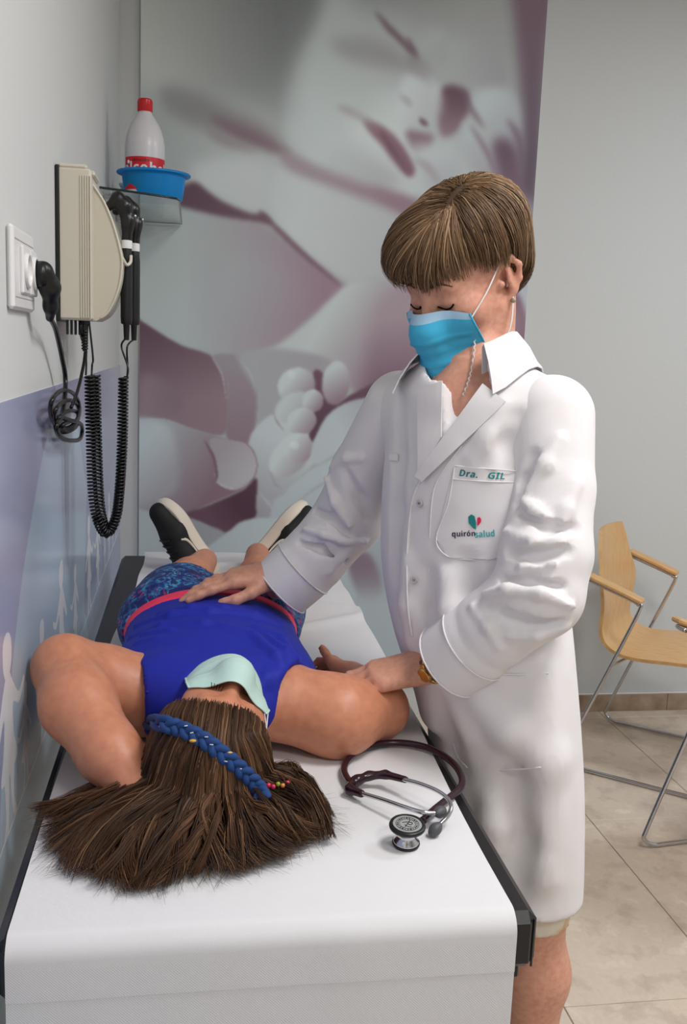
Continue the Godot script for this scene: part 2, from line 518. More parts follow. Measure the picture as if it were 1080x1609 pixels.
func materials() -> void:
	var wall := planar(mat("wall_paint", Color(0.80, 0.805, 0.80), 0.75), 2.0)
	relief(wall, noise_tex([], 0.05, 512, 4, 3, FastNoiseLite.TYPE_SIMPLEX_SMOOTH, 2.0), 0.12)
	mat("ceiling_paint", Color(0.86, 0.86, 0.85), 0.9)
	var fl := planar(mat("floor_tile", Color(1, 1, 1), 0.33), 0.9)
	fl.albedo_texture = noise_tex([[0.0, Color(0.74, 0.67, 0.60)], [0.38, Color(0.82, 0.755, 0.685)], [0.5, Color(0.855, 0.79, 0.72)], [0.62, Color(0.835, 0.77, 0.695)], [1.0, Color(0.92, 0.865, 0.80)]], 0.008, 1024, 6, 11)
	fl.albedo_texture.noise.fractal_gain = 0.62
	fl.albedo_texture.noise.domain_warp_enabled = true; fl.albedo_texture.noise.domain_warp_amplitude = 60.0; fl.albedo_texture.noise.domain_warp_frequency = 0.006
	mat("grout", Color(0.70, 0.64, 0.56), 0.9)
	var sk := planar(mat("skirting_tile", Color(1, 1, 1), 0.4), 1.7)
	sk.albedo_texture = noise_tex([[0.0, Color(0.56, 0.47, 0.39)], [0.5, Color(0.66, 0.57, 0.48)], [1.0, Color(0.74, 0.66, 0.57)]], 0.01, 512, 5, 5)
	var vin := planar(mat("black_vinyl", Color(0.045, 0.046, 0.05), 0.42), 14.0)
	relief(vin, noise_tex([], 0.06, 512, 3, 9, FastNoiseLite.TYPE_CELLULAR, 3.0), 0.25)
	mat("chrome", Color(0.78, 0.78, 0.79), 0.12, 1.0)
	mat("dull_steel", Color(0.66, 0.66, 0.67), 0.3, 1.0)
	mat("frame_paint", Color(0.75, 0.74, 0.72), 0.5)
	mat("black_rubber", Color(0.035, 0.035, 0.04), 0.4)
	mat("black_cable", Color(0.025, 0.025, 0.028), 0.33)
	var cr := mat("cream_plastic", Color(0.80, 0.775, 0.71), 0.42)
	planar(cr, 30.0); relief(cr, noise_tex([], 0.2, 256, 2, 4, FastNoiseLite.TYPE_SIMPLEX_SMOOTH, 2.0), 0.1)
	mat("white_plastic", Color(0.88, 0.88, 0.88), 0.3)
	mat("dark_hole", Color(0.05, 0.05, 0.05), 0.8)
	var wd := planar(mat("beech_ply", Color(1, 1, 1), 0.4), 1.0)
	wd.uv1_world_triplanar = false; wd.uv1_scale = Vector3(14.0, 1.3, 1.3)
	wd.albedo_texture = noise_tex([[0.0, Color(0.77, 0.585, 0.36)], [0.45, Color(0.83, 0.65, 0.425)], [0.6, Color(0.845, 0.675, 0.45)], [1.0, Color(0.875, 0.72, 0.50)]], 0.02, 512, 4, 21)
	wd.clearcoat_enabled = true; wd.clearcoat = 0.25; wd.clearcoat_roughness = 0.3
	mat("ply_edge", Color(0.68, 0.50, 0.31), 0.55)
	var pp := planar(mat("paper", Color(0.865, 0.86, 0.865), 0.85), 1.0)
	pp.uv1_triplanar = false; pp.uv1_world_triplanar = false; pp.uv1_scale = Vector3(40, 40, 1)
	relief(pp, weave_tex(), 1.0)
	var skd := planar(mat("skin_adult", Color(1, 1, 1), 0.5), 7.0)
	skd.albedo_texture = noise_tex([[0.0, Color(0.765, 0.525, 0.435)], [0.5, Color(0.815, 0.59, 0.495)], [1.0, Color(0.85, 0.64, 0.55)]], 0.02, 512, 5, 31)
	var sgd := planar(mat("skin_girl", Color(1, 1, 1), 0.45), 6.0)
	sgd.albedo_texture = noise_tex([[0.0, Color(0.75, 0.485, 0.37)], [0.5, Color(0.80, 0.535, 0.41)], [1.0, Color(0.84, 0.58, 0.45)]], 0.015, 512, 5, 37)
	for m: StandardMaterial3D in [skd, sgd]:
		m.subsurf_scatter_enabled = true; m.subsurf_scatter_strength = 0.12
		relief(m, noise_tex([], 0.12, 512, 3, 8, FastNoiseLite.TYPE_CELLULAR, 2.0), 0.08)
	var ct := planar(mat("coat_cotton", Color(0.895, 0.88, 0.885), 0.85), 25.0)
	ct.uv1_scale = Vector3(1.5, 0.9, 1.5)
	relief(ct, noise_tex([], 0.006, 1024, 3, 14, FastNoiseLite.TYPE_SIMPLEX_SMOOTH, 14.0), 0.3)   # soft creases and the weave
	mat("hair_dark", Color(0.13, 0.085, 0.06), 0.9).metallic_specular = 0.1
	var hs := mat("hair_strands", Color(1, 1, 1), 0.45); hs.vertex_color_use_as_albedo = true; hs.metallic_specular = 0.3
	var bl := planar(mat("blue_jersey", Color(0.055, 0.125, 0.62), 0.75), 30.0)
	relief(bl, noise_tex([], 0.2, 256, 2, 15, FastNoiseLite.TYPE_SIMPLEX_SMOOTH, 2.0), 0.1)
	mat("pink_band", Color(0.98, 0.23, 0.38), 0.7)
	var sh := planar(mat("floral_shorts", Color(1, 1, 1), 0.7), 2.4)
	sh.albedo_texture = noise_tex([[0.0, Color(0.05, 0.07, 0.28)], [0.44, Color(0.07, 0.12, 0.42)], [0.52, Color(0.09, 0.22, 0.55)], [0.56, Color(0.22, 0.55, 0.72)], [0.63, Color(0.35, 0.68, 0.80)], [0.66, Color(0.08, 0.12, 0.40)], [0.80, Color(0.06, 0.10, 0.36)], [0.84, Color(0.80, 0.20, 0.45)], [1.0, Color(0.85, 0.25, 0.5)]], 0.022, 512, 3, 43)
	sh.albedo_texture.noise.domain_warp_enabled = true; sh.albedo_texture.noise.domain_warp_amplitude = 25.0; sh.albedo_texture.noise.domain_warp_frequency = 0.02

func weave_tex() -> ImageTexture:   # fine diagonal emboss of the couch paper
	var n := 256
	var im := Image.create(n, n, false, Image.FORMAT_L8)
	for y in n:
		for x in n:
			var w := 0.5 + 0.5 * sin(TAU * (x * 8.0 + y * 8.0) / n) * (0.55 + 0.45 * sin(TAU * (x * 16.0 - y * 8.0) / n))
			im.set_pixel(x, y, Color(w, w, w))
	im.bump_map_to_normal_map(3.0)
	return ImageTexture.create_from_image(im)

func room() -> void:
	var X1 := 3.6; var Z1 := 5.2; var H := 2.7
	# floor: tiles of their own on a grout bed
	var bed := MB.new(); box(bed, Vector3(X1 / 2, -0.056, Z1 / 2), Vector3(X1 + 0.3, 0.1, Z1 + 0.3))
	var fl := struct("floor", bed, mats.grout, "beige stone-look tiled floor", "floor")
	var tile := MB.new(); box(tile, Vector3.ZERO, Vector3(0.388, 0.012, 0.778), 0.0012)
	var tm := tile.mesh()
	var ix := -4
	while 1.42 + ix * 0.39 < X1:
		var iz := -2
		while 0.85 + iz * 0.78 < Z1:
			var x := 1.42 + ix * 0.39 + 0.195; var z := 0.85 + iz * 0.78 + 0.39
			var t := MeshInstance3D.new(); t.name = "tile"; t.mesh = tm; t.set_surface_override_material(0, mats.floor_tile)
			t.position = Vector3(x, -0.006 + rng.randf_range(-0.0004, 0.0), z)
			fl.add_child(t, true)
			iz += 1
		ix += 1
	var b := MB.new(); box(b, Vector3(-0.075, H / 2, Z1 / 2), Vector3(0.15, H, Z1))
	struct("wall_left", b, mats.wall_paint, "white painted wall beside the couch", "wall")
	b = MB.new(); box(b, Vector3(X1 / 2, H / 2, -0.075), Vector3(X1 + 0.3, H, 0.15))
	struct("wall_back", b, mats.wall_paint, "pale grey wall behind the poster and chairs", "wall")
	b = MB.new(); box(b, Vector3(X1 + 0.075, H / 2, Z1 / 2), Vector3(0.15, H, Z1))
	struct("wall_right", b, mats.wall_paint, "white wall facing the couch across the room", "wall")
	b = MB.new(); box(b, Vector3(X1 / 2, H / 2, Z1 + 0.075), Vector3(X1 + 0.3, H, 0.15))
	struct("wall_front", b, mats.wall_paint, "white wall opposite the poster", "wall")
	b = MB.new(); box(b, Vector3(X1 / 2, H + 0.06, Z1 / 2), Vector3(X1 + 0.3, 0.12, Z1 + 0.3))
	struct("ceiling", b, mats.ceiling_paint, "white flat ceiling with square light panels", "ceiling")
	# skirting tiles along the back wall
	var sk := Node3D.new(); sk.name = "baseboard_back"; add_child(sk); tag(sk, "beige tile skirting along the back wall", "baseboard", "", "structure")
	var edges := [1.41, 1.70, 2.09, 2.48, 2.87, 3.26, X1]
	for j in edges.size() - 1:
		var s := MB.new(); box(s, Vector3((edges[j] + edges[j + 1]) / 2, 0.034, 0.005), Vector3(edges[j + 1] - edges[j] - 0.0015, 0.068, 0.01), 0.001)
		obj("skirting_tile", s, mats.skirting_tile, sk)
	var g := MB.new(); box(g, Vector3((1.41 + X1) / 2, 0.0695, 0.004), Vector3(X1 - 1.41, 0.004, 0.008), 0.001)
	obj("sealant", g, mats.white_plastic, sk)

func couch() -> void:
	var x0 := 0.04; var x1 := 0.647; var z0 := 0.467; var z1 := 2.383; var y1 := COUCH_Y
	var c := thing("examination_couch", "black vinyl examination couch along the blue wall", "couch")
	var m := MB.new(); box(m, Vector3((x0 + x1) / 2, y1 - 0.036, (z0 + z1) / 2), Vector3(x1 - x0, 0.072, z1 - z0), 0.011)
	obj("mattress", m, mats.black_vinyl, c, "black vinyl padded top")
	for x in [x0 + 0.005, x1 - 0.005]:   # sewn corner seams
		for z in [z0 + 0.005, z1 - 0.005]:
			var pip := MB.new(); tube(pip, PackedVector3Array([Vector3(x, y1 - 0.068, z), Vector3(x, y1 - 0.008, z)]), 0.0014, 6)
			obj("seam", pip, mats.black_vinyl, c)
	m = MB.new(); box(m, Vector3((x0 + x1) / 2, y1 - 0.081, (z0 + z1) / 2), Vector3(x1 - x0 - 0.03, 0.018, z1 - z0 - 0.03), 0.002)
	obj("base_board", m, mats.black_rubber, c)
	for x in [x0 + 0.05, x1 - 0.05]:
		m = MB.new(); box(m, Vector3(x, y1 - 0.11, (z0 + z1) / 2), Vector3(0.03, 0.04, z1 - z0 - 0.12), 0.003)
		obj("side_rail", m, mats.frame_paint, c)
		for z in [z0 + 0.12, z1 - 0.14]:
			m = MB.new(); box(m, Vector3(x, (y1 - 0.13) / 2 + 0.01, z), Vector3(0.03, y1 - 0.15, 0.03), 0.003)
			var leg := obj("leg", m, mats.frame_paint, c)
			var ft := MB.new(); box(ft, Vector3(x, 0.01, z), Vector3(0.036, 0.02, 0.036), 0.003)
			obj("foot", ft, mats.black_rubber, leg)
	# paper: runs the length of the couch, over the head end and down
	var nz := FastNoiseLite.new(); nz.seed = 5; nz.frequency = 3.0; nz.fractal_octaves = 3
	var rows := []
	var path := []      # (z, y, along) of the middle line
	var z := z0 + 0.004
	while z < z1 - 0.022: path.append(Vector2(z, y1 + 0.0035)); z += 0.012
	for k in 9:
		var a := PI / 2 * k / 8.0
		path.append(Vector2(z1 - 0.018 + sin(a) * 0.024, y1 - 0.0205 + cos(a) * 0.024))
	var y := y1 - 0.03
	while y > 0.33: path.append(Vector2(z1 + 0.006 + 0.0015 * (y1 - y), y)); y -= 0.012
	for j in path.size():
		var q: Vector2 = path[j]
		var row := PackedVector3Array()
		var on_top := q.y > y1
		var t := clampf((q.x - z0) / (z1 - z0), 0.0, 1.0)
		var lx := lerpf(0.112, 0.054, smoothstep(0.0, 0.85, t)) if on_top else 0.054
		var rx := lerpf(0.650, 0.618, smoothstep(0.45, 0.95, t)) if on_top else 0.618
		if on_top and t < 0.55: lx += 0.006 * sin(q.x * 23.0) * (0.55 - t)
		for i in 45:
			var x := lerpf(rx, lx, i / 44.0)
			var up := 0.0
			if on_top:
				var far := clampf((1.5 - q.x) / 0.6, 0.0, 1.0)
				up = (0.5 + 0.5 * nz.get_noise_2d(x * 1.5, q.x * 1.2)) * lerpf(0.002, 0.011, far)
				up += 0.010 * exp(-pow((q.x - 0.60 - 0.12 * (x - 0.1)) / 0.03, 2.0)) * clampf((0.45 - x) / 0.2, 0.0, 1.0)
				up += 0.012 * exp(-pow((q.x - 1.02 - 0.5 * (x - 0.45)) / 0.03, 2.0)) * smoothstep(0.40, 0.5, x)
				up += 0.008 * exp(-pow((q.x - 1.28 + 0.6 * (x - 0.45)) / 0.025, 2.0)) * smoothstep(0.42, 0.5, x)
				row.append(Vector3(x, q.y + up, q.x))
			else:
				row.append(Vector3(x, q.y, q.x + 0.0015 * nz.get_noise_2d(x * 2.0, q.y)))
		rows.append(row)
	var ps := thing("paper_sheet", "white paper roll sheet covering the couch and hanging over its end", "paper")
	var pm := MB.new()
	var cut := 0
	for j in path.size():
		if path[j].y < 0.645: cut = j; break
	sheet(pm, rows.slice(0, cut + 1), 0.0009, Vector2(0.54, 2.0))
	obj("sheet", pm, mats.paper, ps)
	pm = MB.new()
	for j in range(cut, rows.size()):
		var r: PackedVector3Array = rows[j]
		for i in r.size(): r[i].z -= 0.0012
		rows[j] = r
	sheet(pm, rows.slice(cut), 0.0009, Vector2(0.54, 0.3))
	obj("torn_off_end", pm, mats.paper, ps, "next sheet below the perforated line")

func coil(mb: MB, path: PackedVector3Array, r: float, wire: float, pitch: float) -> void:   # a coiled lead wound round a path
	var run := PackedFloat32Array([0.0])
	for j in range(1, path.size()): run.append(run[j - 1] + path[j].distance_to(path[j - 1]))
	var total := run[run.size() - 1]
	var turns := total / pitch
	var n := int(turns * 11)
	var pts := PackedVector3Array()
	var j := 0
	var ref := Vector3(0.3, 0.1, 1).normalized()
	for k in n:
		var s := total * k / n
		while j < run.size() - 2 and run[j + 1] < s: j += 1
		var p := path[j].lerp(path[j + 1], (s - run[j]) / maxf(run[j + 1] - run[j], 1e-6))
		var t := (path[j + 1] - path[j]).normalized()
		var x := ref.cross(t).normalized(); var y := t.cross(x)
		var a := TAU * turns * k / n
		pts.append(p + (x * cos(a) + y * sin(a)) * r)
	tube(mb, pts, wire, 5)

func wall_unit() -> void:
	# socket plate with three modules
	var s := thing("wall_socket", "white double power socket plate on the wall", "socket")
	var m := MB.new(); box(m, Vector3(0.005, 1.4325, 1.9235), Vector3(0.010, 0.109, 0.167), 0.004)
	obj("plate", m, mats.white_plastic, s)
	for q in [[1.93, true], [1.868, false]]:
		m = MB.new(); box(m, Vector3(0.0115, 1.4325, q[0]), Vector3(0.006, 0.064, 0.058), 0.002)
		var md := obj("module", m, mats.white_plastic, s)
		m = MB.new(); lathe(m, [Vector2(0.0235, 0.0), Vector2(0.0235, 0.0035), Vector2(0.0215, 0.0045), Vector2(0.0195, 0.0035), Vector2(0.0190, -0.001), Vector2(0.0, -0.001)], Transform3D(Basis(Vector3.BACK, -PI / 2), Vector3(0.0145, 1.4325, q[0])), 32)
		obj("socket_well", m, mats.white_plastic, md)
		if q[1]:
			m = MB.new()
			for dz in [-0.0095, 0.0095]: lathe(m, [Vector2(0.0026, 0.0), Vector2(0.0026, 0.0006), Vector2(0.0, 0.0006)], Transform3D(Basis(Vector3.BACK, -PI / 2), Vector3(0.0136, 1.4325, q[0] + dz)), 10)
			obj("pin_hole", m, mats.dark_hole, md)
	for yy in [1.395, 1.470]:
		m = MB.new(); box(m, Vector3(0.0103, yy, 1.9235), Vector3(0.0012, 0.0012, 0.150))
		obj("groove_line", m, mats.frame_paint, s)
	# plug and lead, gathered in a loose knot
	var pc := thing("power_cord", "black angled plug and power lead tied in a loose knot", "cable")
	m = MB.new(); lathe(m, [Vector2(0.0, 0.0), Vector2(0.0185, 0.0), Vector2(0.0185, 0.012), Vector2(0.016, 0.018), Vector2(0.0, 0.019)], Transform3D(Basis(Vector3.BACK, -PI / 2), Vector3(0.0145, 1.4325, 1.868)), 28)
	var bd := []
	chain(bd, [Vector3(0.026, 1.436, 1.868), Vector3(0.034, 1.415, 1.855), Vector3(0.032, 1.388, 1.835), Vector3(0.028, 1.372, 1.815)], [0.0155, 0.014, 0.0095, 0.0065], 0.01)
	var plug := skin_of(bd, 0.0025, Vector3(0.0, 1.35, 1.79), Vector3(0.06, 1.46, 1.90))
	m.normals(); plug.join(m)
	obj("plug", plug, mats.black_rubber, pc)
	var P := func(u: float, v: float, x: float) -> Vector3: return on_plane(u, v, 0, x)
	m = MB.new()
	tube(m, smooth_path([Vector3(0.028, 1.372, 1.815), P.call(88, 520, 0.024), P.call(98, 565, 0.022), P.call(103, 600, 0.022), P.call(98, 650, 0.026), P.call(88, 672, 0.026), P.call(100, 690, 0.022), P.call(125, 690, 0.02), P.call(128, 668, 0.024), P.call(108, 660, 0.03), P.call(92, 655, 0.02)], 10), 0.0041, 9)
	obj("lead", m, mats.black_cable, pc)
	m = MB.new()
	for e in [0.0, 1.0, 2.0, 3.0]:
		var loop := []
		for k in 15:
			var a := TAU * k / 14.0
			loop.append(P.call(102 + e * 2.0 + cos(a + e) * (23.0 - e * 3.0), 655 - 12 + e * 9.0 + sin(a + e * 0.8) * (30.0 - e * 7.0), 0.022 + 0.006 * sin(a * 2.0 + e * 1.7)))
		tube(m, smooth_path(loop, 5), 0.0039, 8)
	obj("knot", m, mats.black_cable, pc)
	m = MB.new()
	tube(m, smooth_path([P.call(112, 640, 0.03), P.call(120, 620, 0.03), P.call(128, 590, 0.032), P.call(134, 552, 0.034), Vector3(0.040, 1.352, 1.51), Vector3(0.040, 1.38, 1.51)], 10), 0.0033, 8)
	obj("lead", m, mats.black_cable, pc)
	# transformer with its D-shaped cover
	var t := thing("wall_transformer", "cream wall transformer for corded diagnostic instruments", "medical device")
	m = MB.new(); box(m, Vector3(0.031, 1.506, 1.486), Vector3(0.062, 0.262, 0.104), 0.004)
	obj("housing", m, mats.cream_plastic, t)
	m = MB.new(); box(m, Vector3(0.004, 1.506, 1.486), Vector3(0.008, 0.268, 0.110), 0.002)
	obj("back_plate", m, mats.black_rubber, t)
	m = MB.new(); box(m, Vector3(0.030, 1.6395, 1.486), Vector3(0.050, 0.008, 0.100), 0.003); box(m, Vector3(0.056, 1.631, 1.48), Vector3(0.022, 0.010, 0.09), 0.003)
	obj("top_lip", m, mats.cream_plastic, t)
	for k in 5:
		m = MB.new(); box(m, Vector3(0.0435 + k * 0.0042, 1.502, 1.5385), Vector3(0.0024, 0.245, 0.003), 0.0008)
		obj("rib", m, mats.cream_plastic, t)
	var pl := PackedVector2Array([Vector2(0.055, 1.376), Vector2(0.055, 1.622)])
	var arc := []
	for q in [[147, 290], [165, 318], [179, 352], [189, 388], [193, 412], [190, 443], [181, 472], [168, 494], [152, 504]]:
		arc.append(on_plane(q[0], q[1], 2, 1.50))
	for p: Vector3 in smooth_path(arc, 4): pl.append(Vector2(p.x, p.y))
	m = MB.new(); slab(m, pl, 0.115, Transform3D(Basis.IDENTITY, Vector3(0, 0, 1.385)))
	obj("cover", m, mats.cream_plastic, t)
	m = MB.new()   # raised rim on the edge of the cover
	var rim := PackedVector3Array()
	for k in range(2, pl.size()): rim.append(Vector3(pl[k].x - 0.0015, pl[k].y, 1.5005))
	tube(m, rim, 0.0022, 8)
	obj("cover_rim", m, mats.cream_plastic, t)
	m = MB.new(); tube(m, smooth_path([on_plane(192, 405, 2, 1.49), on_plane(199, 416, 2, 1.48), on_plane(205, 412, 2, 1.47), on_plane(206, 402, 2, 1.46)], 6), 0.003, 8)
	obj("hook", m, mats.cream_plastic, t)
	for k in 5:
		m = MB.new(); box(m, Vector3(0.018 + k * 0.0065, 1.364, 1.525 - k * 0.006), Vector3(0.004, 0.03, 0.008), 0.001, Transform3D.IDENTITY)
		obj("strain_tab", m, mats.black_rubber, t)
	m = MB.new()
	for k in 7: lathe(m, [Vector2(0.0045, -0.002), Vector2(0.0062, -0.001), Vector2(0.0062, 0.001), Vector2(0.0045, 0.002)], Transform3D(Basis.IDENTITY, Vector3(0.0455, 1.356 - k * 0.0052, 1.50)), 12)
	lathe(m, [Vector2(0.0, -0.04), Vector2(0.0042, -0.04), Vector2(0.0042, 0.008), Vector2(0.008, 0.010), Vector2(0.008, 0.03)], Transform3D(Basis.IDENTITY, Vector3(0.0455, 1.36, 1.50)), 12)
	obj("cable_boot", m, mats.black_rubber, t)
	# two instrument handles on coiled leads
	for h in 2:
		var zz: float = [1.445, 1.395][h]
		var xx: float = [0.117, 0.128][h]
		var g := thing("instrument_handle", ["black otoscope with curved head hanging from the transformer by a coiled lead", "slim black ophthalmoscope handle behind the otoscope on its own coiled lead"][h], "medical instrument")
		m = MB.new()
		lathe(m, [Vector2(0.0, 1.343), Vector2(0.005, 1.343), Vector2(0.0062, 1.372), Vector2(0.0105, 1.374), Vector2(0.0112, 1.385), Vector2(0.0112, 1.495), Vector2(0.0095, 1.505), Vector2(0.0095, 1.53), Vector2(0.0, 1.53)], Transform3D(Basis.IDENTITY, Vector3(xx, 0, zz)), 20)
		obj("handle", m, mats.black_rubber, g)
		m = MB.new(); lathe(m, [Vector2(0.0098, 1.512), Vector2(0.0104, 1.513), Vector2(0.0104, 1.526), Vector2(0.0098, 1.527)], Transform3D(Basis.IDENTITY, Vector3(xx, 0, zz)), 20)
		obj("label_band", m, mats.white_plastic, g)
		var hd := []
		chain(hd, [Vector3(xx, 1.52, zz), Vector3(xx + 0.002, 1.555, zz), Vector3(xx - 0.004, 1.588, zz), Vector3(xx - 0.016, 1.602, zz)], [0.0095, 0.0105, 0.0135, 0.013], 0.008)
		hd.append(cone(Vector3(xx - 0.018, 1.598, zz), Vector3(xx - 0.034, 1.585, zz), 0.012, 0.008, 0.006))
		hd.append(ball(Vector3(xx + 0.006, 1.565, zz), 0.010, 0.006))
		obj("head", skin_of(hd, 0.0022, Vector3(xx - 0.06, 1.50, zz - 0.03), Vector3(xx + 0.04, 1.64, zz + 0.03)), mats.black_cable, g)
		m = MB.new(); lathe(m, [Vector2(0.0, 0.0), Vector2(0.0035, 0.0), Vector2(0.0035, 0.004), Vector2(0.0, 0.005)], Transform3D(Basis(Vector3.BACK, -PI / 2), Vector3(xx + 0.013, 1.572, zz)), 12)
		obj("screw", m, mats.chrome, g)
		var q0: float = h * 9.0
		var path := [on_plane(141 + q0, 590, 2, 1.49 - h * 0.03), on_plane(143 + q0, 680, 2, 1.49 - h * 0.03), on_plane(146 + q0, 770, 2, 1.485 - h * 0.03), on_plane(153 + q0 * 0.8, 815, 2, 1.48 - h * 0.03), on_plane(167 + q0 * 0.4, 838 - h * 2, 2, 1.46 - h * 0.03),
			on_plane(182, 815 - h * 4, 2, 1.445 - h * 0.03), on_plane(188, 770, 2, 1.445 - h * 0.03), on_plane(192 + h, 690, 2, 1.445 - h * 0.03), on_plane(194, 592, 2, 1.445 - h * 0.03)]
		m = MB.new(); coil(m, smooth_path(path, 14), 0.0083, 0.0023, 0.0068)
		obj("coiled_lead", m, mats.black_cable, g)
		m = MB.new()
		tube(m, smooth_path([path[8] + Vector3(0.007, 0, 0), path[8] + Vector3(0.008, 0.02, 0), on_plane(191 + h * 9, 545, 2, 1.43), Vector3(xx - 0.003 + h * 0.003, 1.345, zz)], 8), 0.0019, 7)
		obj("lead_tail", m, mats.black_cable, g)
		m = MB.new()
		tube(m, smooth_path([path[0] + Vector3(-0.007, 0, 0), path[0] + Vector3(-0.006, 0.02, 0), Vector3(0.047 + h * 0.012, 1.31, 1.49), Vector3(0.050 + h * 0.002, 1.378, 1.49)], 8), 0.0019, 7)
		obj("lead_tail", m, mats.black_cable, g)

func shelf_things() -> void:
	var y := 1.729
	var glass := mat("glass_pane", Color(0.80, 0.92, 0.88, 0.16), 0.03); glass.transparency = BaseMaterial3D.TRANSPARENCY_ALPHA
	var edge := mat("glass_edge", Color(0.06, 0.14, 0.13), 0.15)
	var sh := thing("glass_shelf", "clear glass wall shelf with dark green edges above the transformer", "shelf")
	var poly := PackedVector2Array([Vector2(0.0005, 0.708), Vector2(0.10, 0.655), Vector2(0.17, 0.612), Vector2(0.192, 0.594), Vector2(0.2, 0.565), Vector2(0.2, 0.03), Vector2(0.0005, 0.03)])
	var m := MB.new()
	var flip := Transform3D(Basis(Vector3.RIGHT, PI / 2), Vector3(0, y, 0))   # polygon (x, z) laid flat
	slab(m, poly, 0.006, flip)
	obj("pane", m, glass, sh)
	m = MB.new()   # polished edge, a narrow green band round the pane
	for k in poly.size():
		var a := poly[k]; var b := poly[(k + 1) % poly.size()]
		if a.x < 0.01 and b.x < 0.01: continue
		tube(m, PackedVector3Array([Vector3(a.x, y - 0.003, a.y), Vector3(b.x, y - 0.003, b.y)]), 0.0031, 8)
	obj("polished_edge", m, edge, sh)
	for z in [0.16, 0.60]:
		m = MB.new(); box(m, Vector3(0.012, y - 0.016, z), Vector3(0.024, 0.018, 0.03), 0.003)
		obj("bracket", m, mats.chrome, sh)
	# basin
	var blue := mat("basin_blue", Color(0.08, 0.64, 0.90), 0.25); blue.backlight_enabled = true; blue.backlight = Color(0.20, 0.70, 0.95)
	var zc := 0.50
	var L := on_plane(183, 266, 2, zc); var R := on_plane(300, 281, 2, zc)
	var rr := (R.x - L.x) / 2.0; var cx := (R.x + L.x) / 2.0
	var m2 := Transform3D(Basis.from_scale(Vector3(1, 1, 0.88)), Vector3(cx, y + 0.0005, zc))
	m = MB.new()
	lathe(m, [Vector2(0.0, 0.002), Vector2(rr * 0.72, 0.0), Vector2(rr * 0.78, 0.004), Vector2(rr * 0.82, 0.030), Vector2(rr * 0.855, 0.060), Vector2(rr * 0.87, 0.068), Vector2(rr * 0.98, 0.067), Vector2(rr, 0.069), Vector2(rr, 0.072), Vector2(rr * 0.98, 0.074), Vector2(rr * 0.85, 0.0735), Vector2(rr * 0.84, 0.066), Vector2(rr * 0.80, 0.032), Vector2(rr * 0.76, 0.006), Vector2(0.0, 0.004)], m2, 56)
	var bs := obj("basin", m, blue); tag(bs, "bright blue plastic basin standing on the glass shelf", "basin")
	# bottle in the basin
	var bx := on_plane(228, 200, 2, zc + 0.01).x
	var top := on_plane(226, 156, 2, zc + 0.01).y
	var y0 := y + 0.005
	var hgt := top - y0
	var bt := thing("plastic_bottle", "milky alcohol bottle with red screw cap and red label in the blue basin", "bottle")
	var milk := mat("milky_plastic", Color(0.88, 0.87, 0.88), 0.3); milk.backlight_enabled = true; milk.backlight = Color(0.5, 0.5, 0.5)
	var mt := Transform3D(Basis.IDENTITY, Vector3(bx, y0, zc + 0.01))
	var br := 0.054
	m = MB.new()
	lathe(m, [Vector2(0.0, 0.0), Vector2(br - 0.006, 0.0), Vector2(br, 0.006), Vector2(br, hgt * 0.50), Vector2(br * 0.985, hgt * 0.55), Vector2(br * 0.93, hgt * 0.62), Vector2(br * 0.83, hgt * 0.69), Vector2(br * 0.68, hgt * 0.755), Vector2(br * 0.50, hgt * 0.81), Vector2(br * 0.38, hgt * 0.845), Vector2(br * 0.34, hgt * 0.87), Vector2(br * 0.34, hgt * 0.9), Vector2(0.0, hgt * 0.9)], mt, 48)
	obj("body", m, milk, bt)
	var red := mat("red_cap", Color(0.80, 0.05, 0.10), 0.3)
	m = MB.new(); var cr := br * 0.37
	lathe(m, [Vector2(0.0, hgt * 0.872), Vector2(cr, hgt * 0.872), Vector2(cr, hgt * 0.985), Vector2(cr * 0.9, hgt), Vector2(0.0, hgt)], mt, 32)
	var cap := obj("cap", m, red, bt)
	m = MB.new()
	for k in 30:
		var a := TAU * k / 30.0
		tube(m, PackedVector3Array([mt * Vector3(cos(a) * cr, hgt * 0.88, sin(a) * cr), mt * Vector3(cos(a) * cr, hgt * 0.975, sin(a) * cr)]), 0.0006, 4)
	obj("grip", m, red, cap)
	# printed label: a bent band with raised lettering
	m = MB.new()
	var rows := []
	for j in 2:
		var row := PackedVector3Array()
		for k in 33:
			var a := lerpf(-2.75, -0.15, k / 32.0) if j == 1 else lerpf(-2.75, -0.15, k / 32.0)
			row.append(mt * Vector3(cos(a) * (br + 0.0008), hgt * (0.06 + 0.33 * j), -sin(a) * (br + 0.0008)))
		rows.append(row)
	rows.reverse()
	sheet(m, rows)
	obj("label_sheet", m, mat("label_red", Color(0.83, 0.06, 0.13), 0.45), bt, "red printed label")
	bend_text(bt, "alcohol", 0.030, mt, br + 0.0012, -1.50, hgt * 0.275, mat("label_white", Color(0.92, 0.9, 0.9), 0.5))
	bend_text(bt, "solución", 0.009, mt, br + 0.0012, -1.75, hgt * 0.355, mat("label_dark", Color(0.35, 0.04, 0.07), 0.5))
	m = MB.new()
	var dr := []
	dr.append(ball(mt * Vector3(cos(-2.45) * (br - 0.002), hgt * 0.335, -sin(-2.45) * (br - 0.002)), 0.005, 0.004))
	dr.append(cone(mt * Vector3(cos(-2.45) * (br - 0.002), hgt * 0.335, -sin(-2.45) * (br - 0.002)), mt * Vector3(cos(-2.45) * (br - 0.002), hgt * 0.375, -sin(-2.45) * (br - 0.002)), 0.004, 0.0012, 0.004))
	var dc := mt * Vector3(cos(-2.45) * br, hgt * 0.35, -sin(-2.45) * br)
	obj("drop_mark", skin_of(dr, 0.0012, dc - Vector3.ONE * 0.02, dc + Vector3.ONE * 0.02), mats.label_white, bt)
